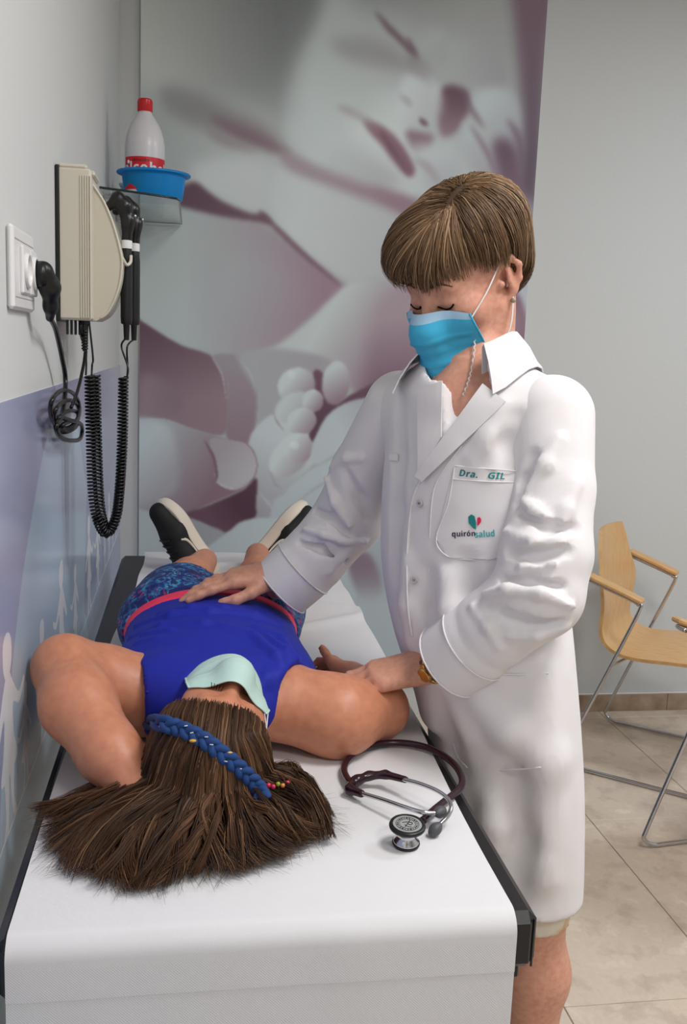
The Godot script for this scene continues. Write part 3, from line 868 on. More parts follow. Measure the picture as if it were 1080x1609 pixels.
	# translucent tub further along the shelf
	var tubm := mat("tub_clear", Color(0.50, 0.72, 0.86, 0.35), 0.2); tubm.transparency = BaseMaterial3D.TRANSPARENCY_ALPHA
	var tb := thing("storage_tub", "pale translucent blue plastic tub behind the basin on the shelf", "container")
	m = MB.new(); box(m, Vector3(0.085, y + 0.031, 0.21), Vector3(0.12, 0.06, 0.24), 0.008)
	obj("body", m, tubm, tb)
	m = MB.new(); box(m, Vector3(0.085, y + 0.065, 0.21), Vector3(0.128, 0.008, 0.248), 0.003)
	obj("lid", m, mat("tub_lid", Color(0.62, 0.78, 0.88), 0.35), tb)

func bend_text(parent: Node, text: String, high: float, m: Transform3D, r: float, mid: float, y: float, mt: Material) -> void:   # lettering bent round an upright cylinder
	var tm := TextMesh.new(); var f := SystemFont.new(); f.font_names = PackedStringArray(["Droid Sans"]); f.font_weight = 700
	tm.font = f; tm.text = text; tm.font_size = 64; tm.pixel_size = high / 64.0 * 1.35; tm.depth = 0.0; tm.curve_step = 2.0
	var a := tm.surface_get_arrays(0)
	var v: PackedVector3Array = a[Mesh.ARRAY_VERTEX]
	var n := PackedVector3Array(); n.resize(v.size())
	for k in v.size():
		var ang := mid + v[k].x / r
		v[k] = m * Vector3(cos(ang) * r, y + v[k].y, -sin(ang) * r)
		n[k] = m.basis * Vector3(cos(ang), 0, -sin(ang))
	a[Mesh.ARRAY_VERTEX] = v; a[Mesh.ARRAY_NORMAL] = n
	a[Mesh.ARRAY_TANGENT] = null
	var am := ArrayMesh.new(); am.add_surface_from_arrays(Mesh.PRIMITIVE_TRIANGLES, a)
	obj("lettering", am, mt, parent)

func chairs() -> void:
	var t := thing("armchair", "bent beech plywood chair on chrome rods beside the back wall", "chair", "waiting chairs")
	# own axes: z forward, x to the sitter's left, y up; origin between the rear floor bends
	var W := 0.245
	var prof := [Vector3(0, 0.785, -0.03), Vector3(0, 0.70, -0.012), Vector3(0, 0.60, 0.012), Vector3(0, 0.52, 0.022), Vector3(0, 0.455, 0.030), Vector3(0, 0.412, 0.060), Vector3(0, 0.397, 0.115), Vector3(0, 0.402, 0.20), Vector3(0, 0.412, 0.30), Vector3(0, 0.415, 0.39), Vector3(0, 0.405, 0.455), Vector3(0, 0.388, 0.485)]
	var wid := [0.125, 0.165, 0.205, 0.185, 0.175, 0.18, 0.19, 0.205, 0.21, 0.205, 0.185, 0.15]
	var path := smooth_path(prof, 5)
	var rows := []
	for j in path.size():
		var q := j / 5.0; var k := mini(int(q), 10)
		var w: float = lerpf(wid[k], wid[k + 1], smoothstep(0.0, 1.0, q - k) * 0.5 + (q - k) * 0.5)
		var row := PackedVector3Array()
		for i in 15:
			var u := lerpf(-1.0, 1.0, i / 14.0)
			var dish := 0.018 * u * u * smoothstep(0.62, 0.5, path[j].y) * smoothstep(0.05, 0.15, path[j].z)
			var bow := 0.02 * u * u * smoothstep(0.42, 0.6, path[j].y)
			row.append(path[j] + Vector3(u * w, -dish * 0.3, bow))
		rows.append(row)
	var m := MB.new(); sheet(m, rows, 0.011)
	obj("shell", m, mats.beech_ply, t)
	for s in [-1.0, 1.0]:
		m = MB.new()
		var rod := smooth_path([Vector3(s * W, 0.009, 0.50), Vector3(s * W, 0.009, 0.30), Vector3(s * W, 0.009, 0.06), Vector3(s * W, 0.010, 0.005), Vector3(s * W, 0.030, -0.028), Vector3(s * W, 0.070, -0.020), Vector3(s * W, 0.32, 0.075), Vector3(s * W, 0.565, 0.168), Vector3(s * W, 0.590, 0.165), Vector3(s * W, 0.602, 0.140), Vector3(s * W, 0.637, 0.03), Vector3(s * W * 0.97, 0.645, 0.005), Vector3(s * W * 0.80, 0.645, 0.0)], 6)
		tube(m, rod, 0.0062, 10)
		obj("side_rod", m, mats.chrome, t)
		m = MB.new(); box(m, Vector3.ZERO, Vector3(0.042, 0.016, 0.185), 0.005, Transform3D(Basis(Vector3.RIGHT, 0.32), Vector3(s * (W + 0.004), 0.632, 0.092)))
		obj("armrest", m, mats.beech_ply, t)
		m = MB.new(); tube(m, smooth_path([Vector3(s * W, 0.009, 0.50), Vector3(s * W, 0.03, 0.53), Vector3(s * W * 0.98, 0.2, 0.47), Vector3(s * W * 0.8, 0.385, 0.42), Vector3(s * 0.1, 0.388, 0.40), Vector3(0, 0.388, 0.40)], 6), 0.0062, 10)
		obj("front_rod", m, mats.chrome, t)
		m = MB.new(); tube(m, PackedVector3Array([Vector3(s * W, 0.375, 0.097), Vector3(s * 0.12, 0.385, 0.13), Vector3(0, 0.385, 0.135)]), 0.005, 8)
		obj("seat_support", m, mats.chrome, t)
		m = MB.new(); box(m, Vector3(s * 0.11, 0.386, 0.14), Vector3(0.03, 0.01, 0.05), 0.003)
		obj("seat_pad", m, mats.black_rubber, t)
	var F := Vector3(0.769, 0, 0.639); var S := Vector3(0.639, 0, -0.769)
	t.transform = Transform3D(Basis(S, Vector3.UP, F), Vector3(1.658, 0.0, 0.316))
	if t.transform.basis.determinant() < 0: t.transform.basis.x = -t.transform.basis.x
	var d: Node3D = t.duplicate(); d.name = "armchair_001"; add_child(d, true)
	d.set_meta("label", "bent beech plywood chair on chrome rods, standing further out on the floor")
	F = Vector3(0.99, 0, -0.13).normalized()
	d.transform = Transform3D(Basis(Vector3.UP.cross(F), Vector3.UP, F), Vector3(1.53, 0, 1.02) + Vector3(0.13, 0, 0.99) * 0.245)

func stethoscope() -> void:
	var t := thing("stethoscope", "stethoscope with plum tubing and steel ear tubes lying on the paper", "stethoscope")
	var plum := mat("plum_tubing", Color(0.16, 0.045, 0.10), 0.22)
	var Y := COUCH_Y + 0.006
	var Q := func(u: float, v: float, h: float) -> Vector3: return on_plane(u, v, 1, Y + h)
	var m := MB.new()
	tube(m, smooth_path([Q.call(664, 1290, 0.012), Q.call(682, 1273, 0.010), Q.call(703, 1256, 0.008), Q.call(722, 1240, 0.008), Q.call(727, 1226, 0.008), Q.call(719, 1207, 0.008), Q.call(700, 1189, 0.008), Q.call(672, 1175, 0.008), Q.call(640, 1168, 0.008), Q.call(605, 1168, 0.008), Q.call(572, 1176, 0.008), Q.call(549, 1192, 0.008), Q.call(541, 1209, 0.008), Q.call(548, 1226, 0.010), Q.call(560, 1234, 0.011)], 10), 0.0053, 12)
	obj("tubing", m, plum, t)
	m = MB.new()
	var ya := []
	chain(ya, [Q.call(553, 1230, 0.010), Q.call(562, 1226, 0.013), Q.call(580, 1219, 0.016), Q.call(606, 1217, 0.020), Q.call(637, 1225, 0.024)], [0.0058, 0.0072, 0.0062, 0.0058, 0.0050], 0.006)
	chain(ya, [Q.call(556, 1230, 0.010), Q.call(550, 1240, 0.010), Q.call(568, 1247, 0.012)], [0.0065, 0.0070, 0.0056], 0.006)
	var c: Vector3 = Q.call(580, 1230, 0.015)
	obj("yoke", skin_of(ya, 0.0018, c - Vector3(0.07, 0.035, 0.06), c + Vector3(0.08, 0.04, 0.06)), plum, t)
	m = MB.new(); tube(m, smooth_path([Q.call(634, 1225, 0.024), Q.call(655, 1230, 0.028), Q.call(684, 1241, 0.030), Q.call(702, 1253, 0.028), Q.call(709, 1267, 0.024), Q.call(704, 1282, 0.018), Q.call(691, 1296, 0.012)], 8), 0.0031, 10)
	obj("ear_tube", m, mats.chrome, t)
	m = MB.new(); tube(m, smooth_path([Q.call(566, 1246, 0.012), Q.call(600, 1256, 0.018), Q.call(635, 1268, 0.022), Q.call(662, 1276, 0.022), Q.call(688, 1278, 0.020)], 8), 0.0031, 10)
	obj("ear_tube", m, mats.chrome, t)
	var grey := mat("grey_eartip", Color(0.30, 0.30, 0.315), 0.5)
	for e in [[Q.call(690, 1297, 0.012), Q.call(681, 1307, 0.006)], [Q.call(687, 1278, 0.020), Q.call(699, 1273, 0.018)]]:
		var dr: Vector3 = (e[1] - e[0]).normalized()
		var ep := [cone(e[0], e[0] + dr * 0.008, 0.0045, 0.0075, 0.003), cone(e[0] + dr * 0.006, e[0] + dr * 0.013, 0.0075, 0.006, 0.004)]
		obj("ear_tip", skin_of(ep, 0.0014, e[0] - Vector3.ONE * 0.025, e[0] + Vector3.ONE * 0.025), grey, t)
	# chest piece: small bell below, large diaphragm on top, tilted a little towards the camera
	var base: Vector3 = Q.call(638, 1326, 0.0)
	var cm := Transform3D(Basis(Vector3.RIGHT, 0.10), base)
	m = MB.new()
	lathe(m, [Vector2(0.0, 0.001), Vector2(0.0155, 0.001), Vector2(0.0170, 0.003), Vector2(0.0165, 0.006), Vector2(0.012, 0.010), Vector2(0.0105, 0.014), Vector2(0.012, 0.019), Vector2(0.019, 0.0225), Vector2(0.0215, 0.025)], cm, 48)
	obj("chest_piece", m, mats.chrome, t)
	m = MB.new(); lathe(m, [Vector2(0.0150, 0.0), Vector2(0.0172, 0.0), Vector2(0.0182, 0.0018), Vector2(0.0178, 0.0038), Vector2(0.0165, 0.0042)], cm, 48)
	obj("bell_rim", m, mats.black_rubber, t)
	m = MB.new(); lathe(m, [Vector2(0.0210, 0.0235), Vector2(0.0232, 0.0245), Vector2(0.0238, 0.0270), Vector2(0.0228, 0.0295), Vector2(0.0190, 0.0300), Vector2(0.0188, 0.0290)], cm, 56)
	obj("diaphragm_rim", m, mats.black_rubber, t)
	m = MB.new(); lathe(m, [Vector2(0.0192, 0.0292), Vector2(0.012, 0.0296), Vector2(0.0, 0.0298)], cm, 48)
	obj("diaphragm", m, mat("diaphragm_grey", Color(0.60, 0.61, 0.60), 0.35), t)
	var ink := mat("ink", Color(0.05, 0.05, 0.06), 0.5)
	m = MB.new()
	for r in [0.0148, 0.0104]:
		var ring := PackedVector3Array()
		for k in 49: ring.append(cm * Vector3(cos(TAU * k / 48.0) * r, 0.0299, sin(TAU * k / 48.0) * r))
		tube(m, ring, 0.00028, 4, false)
	for k in 22:   # small lettering round the ring
		var a := TAU * k / 22.0
		box(m, Vector3(0.0126, 0.0299, 0), Vector3(0.0017, 0.0003, 0.0008 + 0.0008 * (k % 3)), 0.0, cm * Transform3D(Basis(Vector3.UP, a), Vector3.ZERO))
	tube(m, PackedVector3Array([cm * Vector3(-0.0045, 0.0300, 0.0065), cm * Vector3(0.0005, 0.0300, -0.0005), cm * Vector3(0.0050, 0.0300, -0.0078)]), 0.0006, 4)
	tube(m, smooth_path([cm * Vector3(-0.006, 0.0300, -0.003), cm * Vector3(0.0, 0.0300, -0.0035), cm * Vector3(0.0065, 0.0300, -0.0015), cm * Vector3(0.004, 0.0300, 0.003), cm * Vector3(0.0005, 0.0300, 0.0005)], 5), 0.0005, 4)
	tube(m, smooth_path([cm * Vector3(-0.004, 0.0300, 0.002), cm * Vector3(-0.001, 0.0300, 0.006), cm * Vector3(0.004, 0.0300, 0.0075)], 5), 0.0004, 4)
	obj("engraving", m, ink, t)
	m = MB.new(); tube(m, smooth_path([cm * Vector3(0.008, 0.0145, -0.004), Q.call(658, 1297, 0.009), Q.call(668, 1286, 0.011)], 5), 0.0037, 10)
	obj("stem", m, mats.chrome, t)

# ------------------------------------------------------------------ the two wall prints, drawn in their own layout
var cv: PackedFloat32Array
var cvw := 0
var cvh := 0
var cv_map: Callable
var cv_soft := 1.0

func closed_curve(pts: PackedVector2Array, per := 6) -> PackedVector2Array:
	var out := PackedVector2Array(); var n := pts.size()
	for j in n:
		var a := pts[(j + n - 1) % n]; var b := pts[j]; var c := pts[(j + 1) % n]; var d := pts[(j + 2) % n]
		for s in per: out.append(b.cubic_interpolate(c, a, d, float(s) / per))
	return out
func fill_mask(im: Image, poly: PackedVector2Array, off: Vector2, col := Color.WHITE) -> void:
	var n := poly.size()
	for y in im.get_height():
		var yy := y + 0.5 + off.y
		var xs := PackedFloat32Array()
		for k in n:
			var a := poly[k]; var b := poly[(k + 1) % n]
			if (a.y <= yy) != (b.y <= yy): xs.append(a.x + (yy - a.y) / (b.y - a.y) * (b.x - a.x))
		xs.sort()
		for k in range(0, xs.size() - 1, 2):
			var x0 := int(round(xs[k] - off.x)); var x1 := int(round(xs[k + 1] - off.x))
			if x1 > x0: im.fill_rect(Rect2i(x0, y, x1 - x0, 1), col)
func blurred(im: Image, soft: float) -> Image:
	if soft < 1.0: return im
	var w := im.get_width(); var h := im.get_height()
	var q := maxf(1.0, soft / 3.0)
	var sw := maxi(int(w / q), 4); var sh := maxi(int(h / q), 4)
	im.resize(sw, sh, Image.INTERPOLATE_LANCZOS)
	var d := im.get_data()
	for pass_ in (4 if soft > 2.0 else 2):
		var o := d.duplicate()
		for y in sh:
			for x in range(1, sw - 1):
				var k := y * sw + x
				o[k] = (d[k - 1] + 2 * d[k] + d[k + 1]) >> 2
		for y in range(1, sh - 1):
			for x in sw:
				var k := y * sw + x
				d[k] = (o[k - sw] + 2 * o[k] + o[k + sw]) >> 2
	im = Image.create_from_data(sw, sh, false, Image.FORMAT_L8, d)
	if q > 1.0: im.resize(w, h, Image.INTERPOLATE_CUBIC)
	return im
func dab(pts: Array, ca: Array, pa: Array, cb: Array, pb: Array, soft: float, strength := 1.0) -> void:
	# a soft-edged patch: colour ca (0..255) at pa, cb at pb, even change between
	soft *= cv_soft
	var poly := PackedVector2Array()
	for p in pts: poly.append(cv_map.call(p[0], p[1]))
	poly = closed_curve(poly)
	var lo := poly[0]; var hi := poly[0]
	for p in poly: lo = lo.min(p); hi = hi.max(p)
	var off := (lo - Vector2.ONE * soft * 2.5).floor()
	var size := Vector2i((hi - lo + Vector2.ONE * soft * 5.0).ceil())
	var im := Image.create(maxi(size.x, 4), maxi(size.y, 4), false, Image.FORMAT_L8)
	fill_mask(im, poly, off)
	im = blurred(im, soft)
	var md := im.get_data()
	var A: Vector2 = cv_map.call(pa[0], pa[1]); var B: Vector2 = cv_map.call(pb[0], pb[1])
	var dir := (B - A) / maxf((B - A).length_squared(), 1.0)
	var w := im.get_width()
	for y in im.get_height():
		var Y := y + int(off.y)
		if Y < 0 or Y >= cvh: continue
		for x in w:
			var X := x + int(off.x)
			if X < 0 or X >= cvw: continue
			var a := md[y * w + x] / 255.0 * strength
			if a <= 0.003: continue
			var t := clampf((Vector2(X, Y) - A).dot(dir), 0.0, 1.0)
			var q := (Y * cvw + X) * 3
			cv[q] += (lerpf(ca[0], cb[0], t) - cv[q]) * a
			cv[q + 1] += (lerpf(ca[1], cb[1], t) - cv[q + 1]) * a
			cv[q + 2] += (lerpf(ca[2], cb[2], t) - cv[q + 2]) * a
func stroke(pts: Array, width: float, col: Array, soft: float, strength := 1.0) -> void:   # a line of that width in photograph pixels, tapering to its ends
	var left := []; var right := []
	var n := pts.size()
	for j in n:
		var a := Vector2(pts[maxi(j - 1, 0)][0], pts[maxi(j - 1, 0)][1]); var b := Vector2(pts[mini(j + 1, n - 1)][0], pts[mini(j + 1, n - 1)][1])
		var nrm := (b - a).normalized().orthogonal() * width * 0.5 * (0.35 if j == 0 or j == n - 1 else 1.0)
		left.append([pts[j][0] + nrm.x, pts[j][1] + nrm.y]); right.push_front([pts[j][0] - nrm.x, pts[j][1] - nrm.y])
	dab(left + right, col, pts[0], col, pts[n - 1], soft, strength)

func poster() -> void:
	var x0 := 0.065; var x1 := 1.406; var y0 := 0.12; var y1 := 2.64
	cvw = 440; cvh = 826
	cv_map = func(u: float, v: float) -> Vector2:
		var p := on_plane(u, v, 2, 0.014)
		return Vector2((p.x - x0) / (x1 - x0) * cvw, (y1 - p.y) / (y1 - y0) * cvh)
	cv = PackedFloat32Array(); cv.resize(cvw * cvh * 3)
	for k in cvw * cvh:
		cv[k * 3] = 146; cv[k * 3 + 1] = 154; cv[k * 3 + 2] = 153
	paint_baby()
	var im := Image.create(cvw, cvh, false, Image.FORMAT_RGB8)
	var by := PackedByteArray(); by.resize(cv.size())
	for k in cv.size(): by[k] = clampi(int(pow(pow(cv[k] / 255.0, 2.2) * 1.6, 1.0 / 2.2) * 255.0), 0, 255)   # the print is paler than it looks in the room's light
	im.set_data(cvw, cvh, false, Image.FORMAT_RGB8, by)
	im.resize(cvw * 2, cvh * 2, Image.INTERPOLATE_CUBIC)
	var m := mat("poster_print", Color(1, 1, 1), 0.42)
	m.albedo_texture = ImageTexture.create_from_image(im)
	var t := thing("poster_panel", "tall grey and plum photo panel of a sleeping baby and a tiny foot", "poster")
	var b := MB.new(); box(b, Vector3((x0 + x1) / 2, (y0 + y1) / 2, 0.007), Vector3(x1 - x0, y1 - y0, 0.012), 0.001)
	obj("board", b, mats.white_plastic, t)
	b = MB.new()
	b.face([Vector3(x0 + 0.001, y0 + 0.001, 0.0135), Vector3(x1 - 0.001, y0 + 0.001, 0.0135), Vector3(x1 - 0.001, y1 - 0.001, 0.0135), Vector3(x0 + 0.001, y1 - 0.001, 0.0135)], [Vector2(0, 1), Vector2(1, 1), Vector2(1, 0), Vector2(0, 0)])
	obj("print", b, m, t)

func mural() -> void:
	var z1 := 3.2; var y1 := 1.26; var W := 2048; var H := 806
	var im := Image.create(W, H, false, Image.FORMAT_RGB8)
	im.fill(Color8(168, 173, 203))
	var sc := W / z1
	var T := func(u: float, v: float) -> Vector2:
		var p := on_plane(u, v, 0, 0.002)
		return Vector2(p.z * sc, (y1 - p.y) * sc)
	# broad overlapping bands of paler and greyer blue
	var band := func(pts: Array, col: Color) -> void:
		var poly := PackedVector2Array()
		for p in pts: poly.append(p * sc)
		fill_mask(im, closed_curve(poly, 10), Vector2.ZERO, col)
	band.call([Vector2(1.62, 0.06), Vector2(1.86, 0.2), Vector2(2.02, 0.36), Vector2(2.14, 0.6), Vector2(2.2, 1.5), Vector2(0.9, 1.5), Vector2(0.95, 0.5), Vector2(1.15, 0.18), Vector2(1.35, 0.06)], Color8(182, 202, 222))
	band.call([Vector2(1.0, 0.2), Vector2(1.1, 0.4), Vector2(1.14, 0.75), Vector2(1.1, 1.4), Vector2(0.2, 1.4), Vector2(0.3, 0.6), Vector2(0.7, 0.3)], Color8(160, 170, 202))
	band.call([Vector2(-0.1, 0.48), Vector2(0.5, 0.46), Vector2(0.9, 0.47), Vector2(0.92, 0.8), Vector2(0.9, 1.5), Vector2(-0.1, 1.5)], Color8(146, 162, 202))
	band.call([Vector2(1.05, 0.62), Vector2(1.5, 0.55), Vector2(2.2, 0.6), Vector2(3.3, 0.7), Vector2(3.3, 1.5), Vector2(1.05, 1.5)], Color8(176, 202, 226))
	im.resize(W / 4, H / 4, Image.INTERPOLATE_LANCZOS); im.resize(W, H, Image.INTERPOLATE_CUBIC)
	# ground line
	for z in W:
		var y := 0.674 + (0.707 - 0.674) * (1.0 - clampf(z / sc / 2.125, 0.0, 1.0))
		im.fill_rect(Rect2i(z, int((y1 - y) * sc), 1, 3), Color8(232, 236, 244))
	# children hand in hand, in white
	var white := Color8(236, 238, 243)
	var figs := [[0.20, 0.16, 1.0], [0.31, 0.13, -1.0], [0.45, 0.19, 1.0], [0.60, 0.15, -1.0], [0.80, 0.21, 1.0], [1.02, 0.23, -1.0], [1.30, 0.18, 1.0], [1.52, 0.24, 1.0], [1.76, 0.20, -1.0], [1.93, 0.155, 1.0], [2.06, 0.27, -1.0], [2.28, 0.2, 1.0], [2.5, 0.25, -1.0]]
	for f in figs:
		var base := Vector2(f[0], y1 - (0.674 + 0.033 * (1.0 - f[0] / 2.125)) + 0.0)
		var h: float = f[1]; var s: float = f[2]
		var shapes := [
			[Vector2(-0.10, -1.0), Vector2(0.0, -1.03), Vector2(0.10, -0.98), Vector2(0.11, -0.87), Vector2(0.04, -0.80), Vector2(-0.05, -0.80), Vector2(-0.11, -0.88)],
			[Vector2(-0.04, -0.82), Vector2(0.04, -0.82), Vector2(0.13, -0.74), Vector2(0.30, -0.62), Vector2(0.44, -0.66), Vector2(0.46, -0.62), Vector2(0.30, -0.56), Vector2(0.13, -0.62), Vector2(0.14, -0.45), Vector2(0.22, -0.30), Vector2(-0.20, -0.30), Vector2(-0.13, -0.46), Vector2(-0.12, -0.62), Vector2(-0.28, -0.50), Vector2(-0.33, -0.53), Vector2(-0.14, -0.74)],
			[Vector2(-0.12, -0.33), Vector2(-0.01, -0.33), Vector2(-0.03, -0.12), Vector2(-0.06, 0.0), Vector2(-0.16, 0.0), Vector2(-0.11, -0.1)],
			[Vector2(0.02, -0.33), Vector2(0.13, -0.33), Vector2(0.11, -0.14), Vector2(0.18, -0.02), Vector2(0.12, 0.0), Vector2(0.06, -0.10)]]
		for sh in shapes:
			var poly := PackedVector2Array()
			for p: Vector2 in sh: poly.append((base + Vector2(p.x * s, p.y) * h) * sc)
			fill_mask(im, closed_curve(poly, 5), Vector2.ZERO, white)
	var m := mat("mural_print", Color(1, 1, 1), 0.16)
	m.albedo_texture = ImageTexture.create_from_image(im)
	var b := MB.new()
	box(b, Vector3(0.0008, y1 / 2, 1.6), Vector3(0.0012, y1 - 0.002, 3.196))
	var t := thing("wall_mural", "glossy blue wall mural with white silhouettes of children holding hands", "mural")
	obj("backing", b, mats.white_plastic, t)
	b = MB.new()
	b.face([Vector3(0.0018, 0.001, 3.199), Vector3(0.0018, 0.001, 0.001), Vector3(0.0018, y1 - 0.001, 0.001), Vector3(0.0018, y1 - 0.001, 3.199)], [Vector2(1, 1), Vector2(0, 1), Vector2(0, 0), Vector2(1, 0)])
	obj("print", b, m, t)

func oval(c: Array, rx: float, ry: float, turn := 0.0) -> Array:
	var out := []
	for k in 10:
		var p := Vector2(cos(TAU * k / 10.0) * rx, sin(TAU * k / 10.0) * ry).rotated(turn)
		out.append([c[0] + p.x, c[1] + p.y])
	return out

func paint_baby() -> void:
	var lite := [176, 186, 186]; var grey := [150, 157, 157]; var plum := [98, 70, 84]; var deep := [78, 55, 68]
	cv_soft = 1.35
	# upper backdrop
	dab([[150, -120], [560, -120], [500, 60], [440, 150], [330, 160], [150, 160]], [176, 179, 176], [230, 60], [112, 117, 118], [440, 40], 24)
	# head
	dab([[540, -110], [500, 20], [462, 100], [445, 180], [455, 232], [490, 266], [560, 292], [640, 312], [700, 310], [770, 260], [812, 180], [830, 40], [790, -120]], lite, [500, 170], [142, 145, 146], [800, 20], 9)
	dab([[560, -100], [800, -100], [800, 40], [700, 40], [620, 10], [560, 0]], [128, 131, 132], [620, -40], [150, 152, 152], [720, 40], 20, 0.8)
	dab(oval([600, 210], 60, 45, 0.6), [184, 193, 193], [580, 190], [178, 186, 186], [640, 240], 16)
	dab([[520, 60], [590, 62], [640, 90], [655, 110], [600, 105], [540, 90]], [140, 143, 144], [520, 70], [128, 124, 128], [650, 100], 10, 0.8)
	dab(oval([690, 70], 30, 22, 0.7), [162, 168, 168], [680, 60], [150, 154, 156], [700, 90], 10)
	stroke([[592, 20], [612, 44], [634, 66], [654, 90]], 9, [96, 72, 84], 4, 0.9)
	stroke([[640, 60], [650, 80], [656, 94]], 10, [92, 66, 78], 4, 0.8)
	dab([[640, 118], [672, 124], [694, 160], [690, 196], [664, 206], [640, 196], [628, 168], [626, 138]], [182, 191, 192], [640, 140], [160, 164, 167], [690, 190], 6)
	stroke([[628, 150], [638, 158], [646, 166]], 9, [104, 92, 99], 4, 0.8)
	stroke([[660, 186], [666, 192], [672, 197]], 9, [88, 62, 75], 3, 0.9)
	dab([[694, 140], [720, 134], [738, 146], [738, 172], [720, 205], [696, 216], [690, 190]], [88, 60, 74], [715, 150], [128, 106, 117], [700, 215], 5)
	dab([[638, 206], [664, 208], [682, 214], [672, 238], [650, 236]], [112, 84, 96], [660, 215], [135, 118, 127], [650, 240], 5, 0.9)
	dab([[572, 186], [600, 196], [628, 222], [652, 262], [644, 278], [622, 258], [600, 228], [580, 206]], [118, 86, 98], [590, 200], [104, 68, 84], [645, 270], 4)
	stroke([[532, 168], [560, 178], [584, 192]], 10, [128, 118, 123], 5, 0.8)
	stroke([[598, 206], [614, 230], [640, 272]], 6, [90, 55, 70], 3, 0.9)
	dab([[650, 232], [690, 226], [720, 240], [715, 290], [672, 290], [660, 262]], [168, 176, 178], [680, 240], [150, 154, 158], [700, 290], 9)
	dab([[540, 232], [590, 250], [628, 284], [600, 306], [548, 290], [510, 262]], [166, 174, 174], [540, 250], [150, 152, 154], [610, 300], 12)
	# modelling of the face
	stroke([[512, -20], [474, 60], [452, 130], [447, 190]], 26, [128, 132, 133], 14, 0.55)
	dab([[640, 84], [672, 96], [690, 132], [672, 128], [648, 112]], [132, 130, 133], [650, 90], [150, 153, 155], [684, 128], 6, 0.8)
	stroke([[676, 120], [690, 150], [692, 180]], 12, [186, 195, 196], 6, 0.7)
	dab([[700, 60], [770, 70], [800, 130], [760, 140], [715, 120]], [158, 165, 165], [710, 80], [136, 136, 140], [790, 130], 10, 0.8)
	dab([[556, 150], [600, 140], [640, 150], [640, 190], [600, 190], [560, 180]], [170, 178, 178], [570, 160], [184, 193, 193], [630, 170], 10, 0.8)
	stroke([[590, 300], [640, 322], [690, 330]], 22, [118, 92, 105], 7, 0.8)
	stroke([[652, 250], [672, 262], [690, 286]], 10, [132, 116, 125], 5, 0.7)
	# hand beside the face, dark hair beyond
	dab([[800, -120], [880, -120], [860, 100], [850, 260], [838, 350], [806, 350], [822, 230], [815, 90]], [112, 92, 103], [830, 0], [72, 56, 70], [835, 250], 9)
	dab([[742, 150], [772, 138], [806, 148], [818, 190], [806, 222], [780, 212], [756, 190]], [166, 176, 179], [760, 160], [140, 140, 147], [810, 220], 7)
	dab([[728, 190], [748, 196], [776, 238], [792, 282], [770, 300], [745, 270], [728, 230]], [160, 168, 171], [740, 210], [135, 130, 138], [790, 290], 6)
	dab([[776, 222], [812, 232], [830, 330], [800, 340], [786, 290]], [84, 62, 78], [800, 240], [104, 82, 97], [800, 330], 8)
	dab([[690, 300], [780, 312], [812, 350], [810, 440], [720, 420], [660, 360]], [146, 142, 147], [700, 310], [120, 104, 116], [800, 400], 14)
	dab([[806, 340], [846, 340], [835, 560], [790, 560]], [142, 136, 146], [830, 350], [160, 168, 172], [815, 500], 10)
	stroke([[742, 200], [762, 232], [780, 272]], 8, [112, 92, 105], 4, 0.8)
	stroke([[730, 150], [744, 176], [760, 198]], 8, [104, 82, 95], 4, 0.8)
	stroke([[800, 190], [815, 215], [822, 260]], 10, [84, 62, 78], 5, 0.8)
	# blurred small hand, upper arm
	dab([[150, 150], [300, 150], [400, 180], [455, 235], [450, 310], [410, 330], [330, 300], [270, 280], [150, 280]], [152, 159, 158], [240, 220], [170, 177, 177], [420, 290], 20)
	dab([[252, 140], [300, 142], [360, 170], [420, 200], [446, 240], [400, 228], [330, 205], [270, 180]], [126, 127, 128], [280, 150], [122, 112, 117], [420, 225], 9, 0.9)
	stroke([[335, 185], [372, 205], [410, 222], [452, 240]], 17, [112, 88, 98], 6, 0.85)
	stroke([[326, 208], [360, 224], [400, 236]], 12, [122, 104, 112], 6, 0.7)
	dab([[300, 262], [360, 245], [420, 262], [438, 300], [424, 328], [396, 336], [350, 318], [312, 296]], [180, 187, 187], [360, 270], [172, 179, 179], [410, 320], 9)
	dab([[440, 262], [520, 286], [610, 326], [680, 350], [700, 420], [620, 430], [560, 446], [535, 440], [480, 400], [432, 352], [422, 310]], [176, 184, 184], [470, 330], [148, 150, 153], [660, 390], 7)
	dab([[446, 236], [500, 262], [570, 288], [640, 312], [680, 336], [660, 350], [600, 322], [520, 292], [452, 264]], [140, 122, 131], [470, 260], [124, 96, 110], [640, 325], 7, 0.9)
	cv_soft = 1.4
	# belly
	dab([[150, 322], [290, 326], [400, 346], [470, 396], [534, 442], [540, 454], [490, 500], [430, 548], [340, 560], [150, 480]], [160, 170, 170], [290, 420], [132, 110, 123], [510, 430], 5)
	dab([[340, 400], [450, 420], [470, 470], [400, 530], [330, 520]], [152, 158, 160], [360, 440], [140, 130, 138], [460, 480], 18, 0.7)
	dab([[282, 296], [306, 286], [326, 300], [352, 318], [396, 336], [414, 334], [428, 352], [404, 348], [350, 340], [300, 328], [270, 318]], [84, 60, 73], [300, 305], [92, 66, 79], [410, 345], 3.5)
	stroke([[410, 334], [440, 364], [480, 402], [532, 446]], 8, [100, 70, 85], 3, 0.9)
	# lower leg
	dab([[540, 452], [580, 440], [650, 444], [730, 430], [820, 470], [820, 660], [600, 660], [560, 620], [520, 575], [440, 566], [400, 560], [440, 540], [490, 500]], [168, 177, 177], [500, 520], [112, 84, 99], [630, 600], 4)
	dab([[600, 470], [700, 460], [820, 500], [820, 680], [580, 680], [575, 600]], [140, 126, 134], [600, 500], [92, 66, 82], [620, 640], 12)
	cv_soft = 1.0
